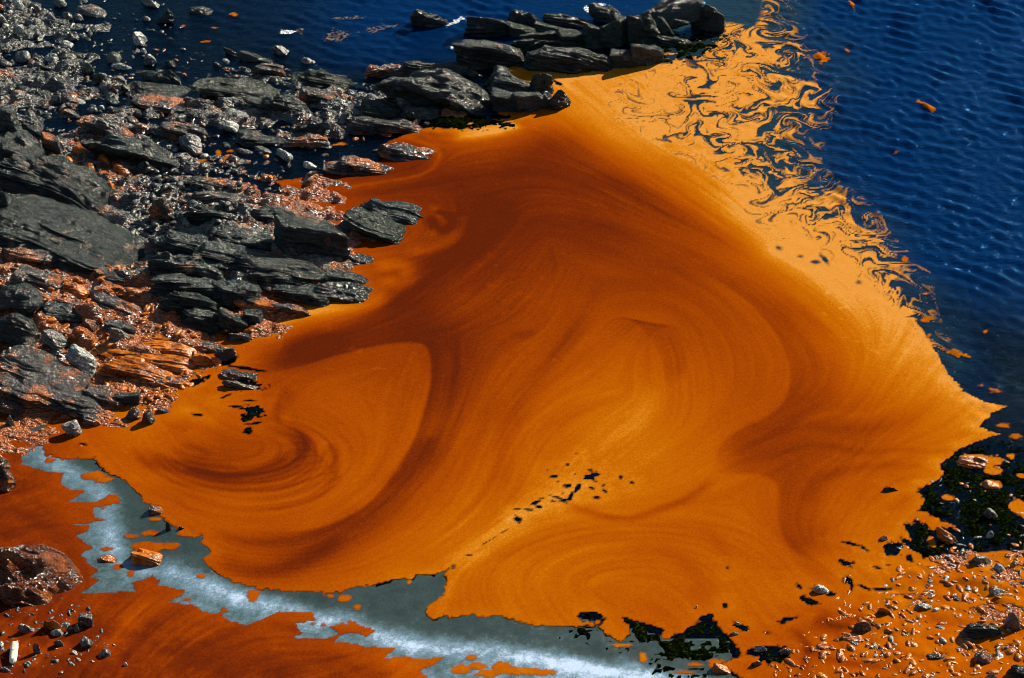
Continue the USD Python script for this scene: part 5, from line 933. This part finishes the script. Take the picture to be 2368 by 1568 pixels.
for poly, n, s0, s1, m, lab, k in [
        (AREAS[0][0], 420, .05, .16, 'stone', 'wet gravel of the stony shallows in the upper left', 0), ([(300, 100), (1000, 180), (1000, 300), (700, 470), (300, 470), (0, 330)], 1000, .05, .19, 'rust', 'wet gravel between the rocks of the upper shore', 1),
        ([(0, 560), (330, 640), (600, 760), (540, 880), (300, 950), (0, 960)], 600, .06, .17, 'coat', 'scum coated gravel of the left shore', 2), (AREAS[4][0], 650, .07, .18, 'coat', 'scum coated gravel of the lower right beach', 3), ([(1960, 1250), (2170, 1080), (2380, 1000), (2380, 1350)], 260, .04, .12, 'stone', 'grey gravel beside the seaweed at the right', 4), ([(2050, 1330), (2380, 1200), (2380, 1580), (2000, 1580)], 60, .06, .12, 'pale', 'gravel of the lower right corner, painted pale for sun glints', 5), ([(0, 1390), (200, 1390), (280, 1520), (0, 1590)], 200, .03, .09, 'stone', 'wet gravel in the lower left corner', 6),  # pale colour of the lower right corner gravel stands in for sun glints
        ([(370, 880), (620, 850), (640, 1000), (520, 1030), (330, 960)], 260, .04, .15, 'coat', 'small pebbles breaking the scum in the left of the slick', 7), ([(1740, 1390), (1960, 1290), (1990, 1420), (1800, 1500), (1700, 1480)], 330, .04, .13, 'coat', 'small pebbles breaking the scum at the bottom right of the slick', 8), ([(300, 640), (330, 360), (560, 380), (560, 560), (360, 560)], 900, .05, .2, 'stone', 'gravel in the gully left of the rock shelf', 9)]:
    r = np.random.default_rng(860 + k)
    poly = np.array(poly, float)
    p = poly.min(0) + r.random((n * 4, 2)) * np.ptp(poly, axis=0)
    p = p[inside(poly, p)][:n]
    w = ground(p)
    s = s0 * (s1 / s0) ** (r.random(len(w)) ** 1.6)
    z = np.maximum(at(TERR, w), -0.03)
    vs, fs, base = [], [], 0
    for i in range(len(w)):
        v = PEB[r.integers(len(PEB))] * [r.uniform(.9, 1.5), r.uniform(.6, 1), 1]
        a = r.uniform(0, 6.28)
        c, s_ = math.cos(a), math.sin(a)
        q_ = np.stack([v[:, 0] * c - v[:, 1] * s_, v[:, 0] * s_ + v[:, 1] * c, v[:, 2] * r.uniform(.6, 1.1)], 1) * s[i]
        vs.append(q_ + [w[i, 0], w[i, 1], z[i] - (0.06 if m == 'coat' else -0.04) * s[i]]); fs.append(ICO[1].faces + base); base += len(v)
    obj('gravel', (np.vstack(vs), np.vstack(fs)), M[m], smooth=True, label=lab, category='gravel', kind='stuff')

# the pale stick at the lower left
g0, g1 = ground(V('7', [(102, 1548), (122, 1420)]))
ax = g1 - g0
L = np.linalg.norm(ax); ax = ax / L
tt = np.linspace(0, 1, 24)
rr = 0.055 * (0.85 + 0.15 * np.sin(3 * tt)) * np.clip(np.minimum(tt, 1 - tt) * 14, 0.25, 1)
ph = np.linspace(0, 2 * np.pi, 14, endpoint=False)
side = np.array([ax[1], -ax[0]])
vs = np.array([[*(g0 + ax * L * u + side * r_ * math.cos(b)), 0.06 + 0.05 * u + float(at(FLOOR, [g0])[0]) + r_ * math.sin(b)] for u, r_ in zip(tt, rr) for b in ph])
fs = [[i * 14 + j, i * 14 + (j + 1) % 14, (i + 1) * 14 + (j + 1) % 14, (i + 1) * 14 + j] for i in range(23) for j in range(14)]
tm = trimesh.Trimesh(vs, np.vstack([np.array(fs)[:, [0, 1, 2]], np.array(fs)[:, [0, 2, 3]], [[0, j + 1, j] for j in range(1, 13)], [[23 * 14, 23 * 14 + j, 23 * 14 + j + 1] for j in range(1, 13)]]), process=False)
obj('driftwood_stick', tm, M['stick'], smooth=60, label='pale bleached stick lying among the lower left stones', category='driftwood')
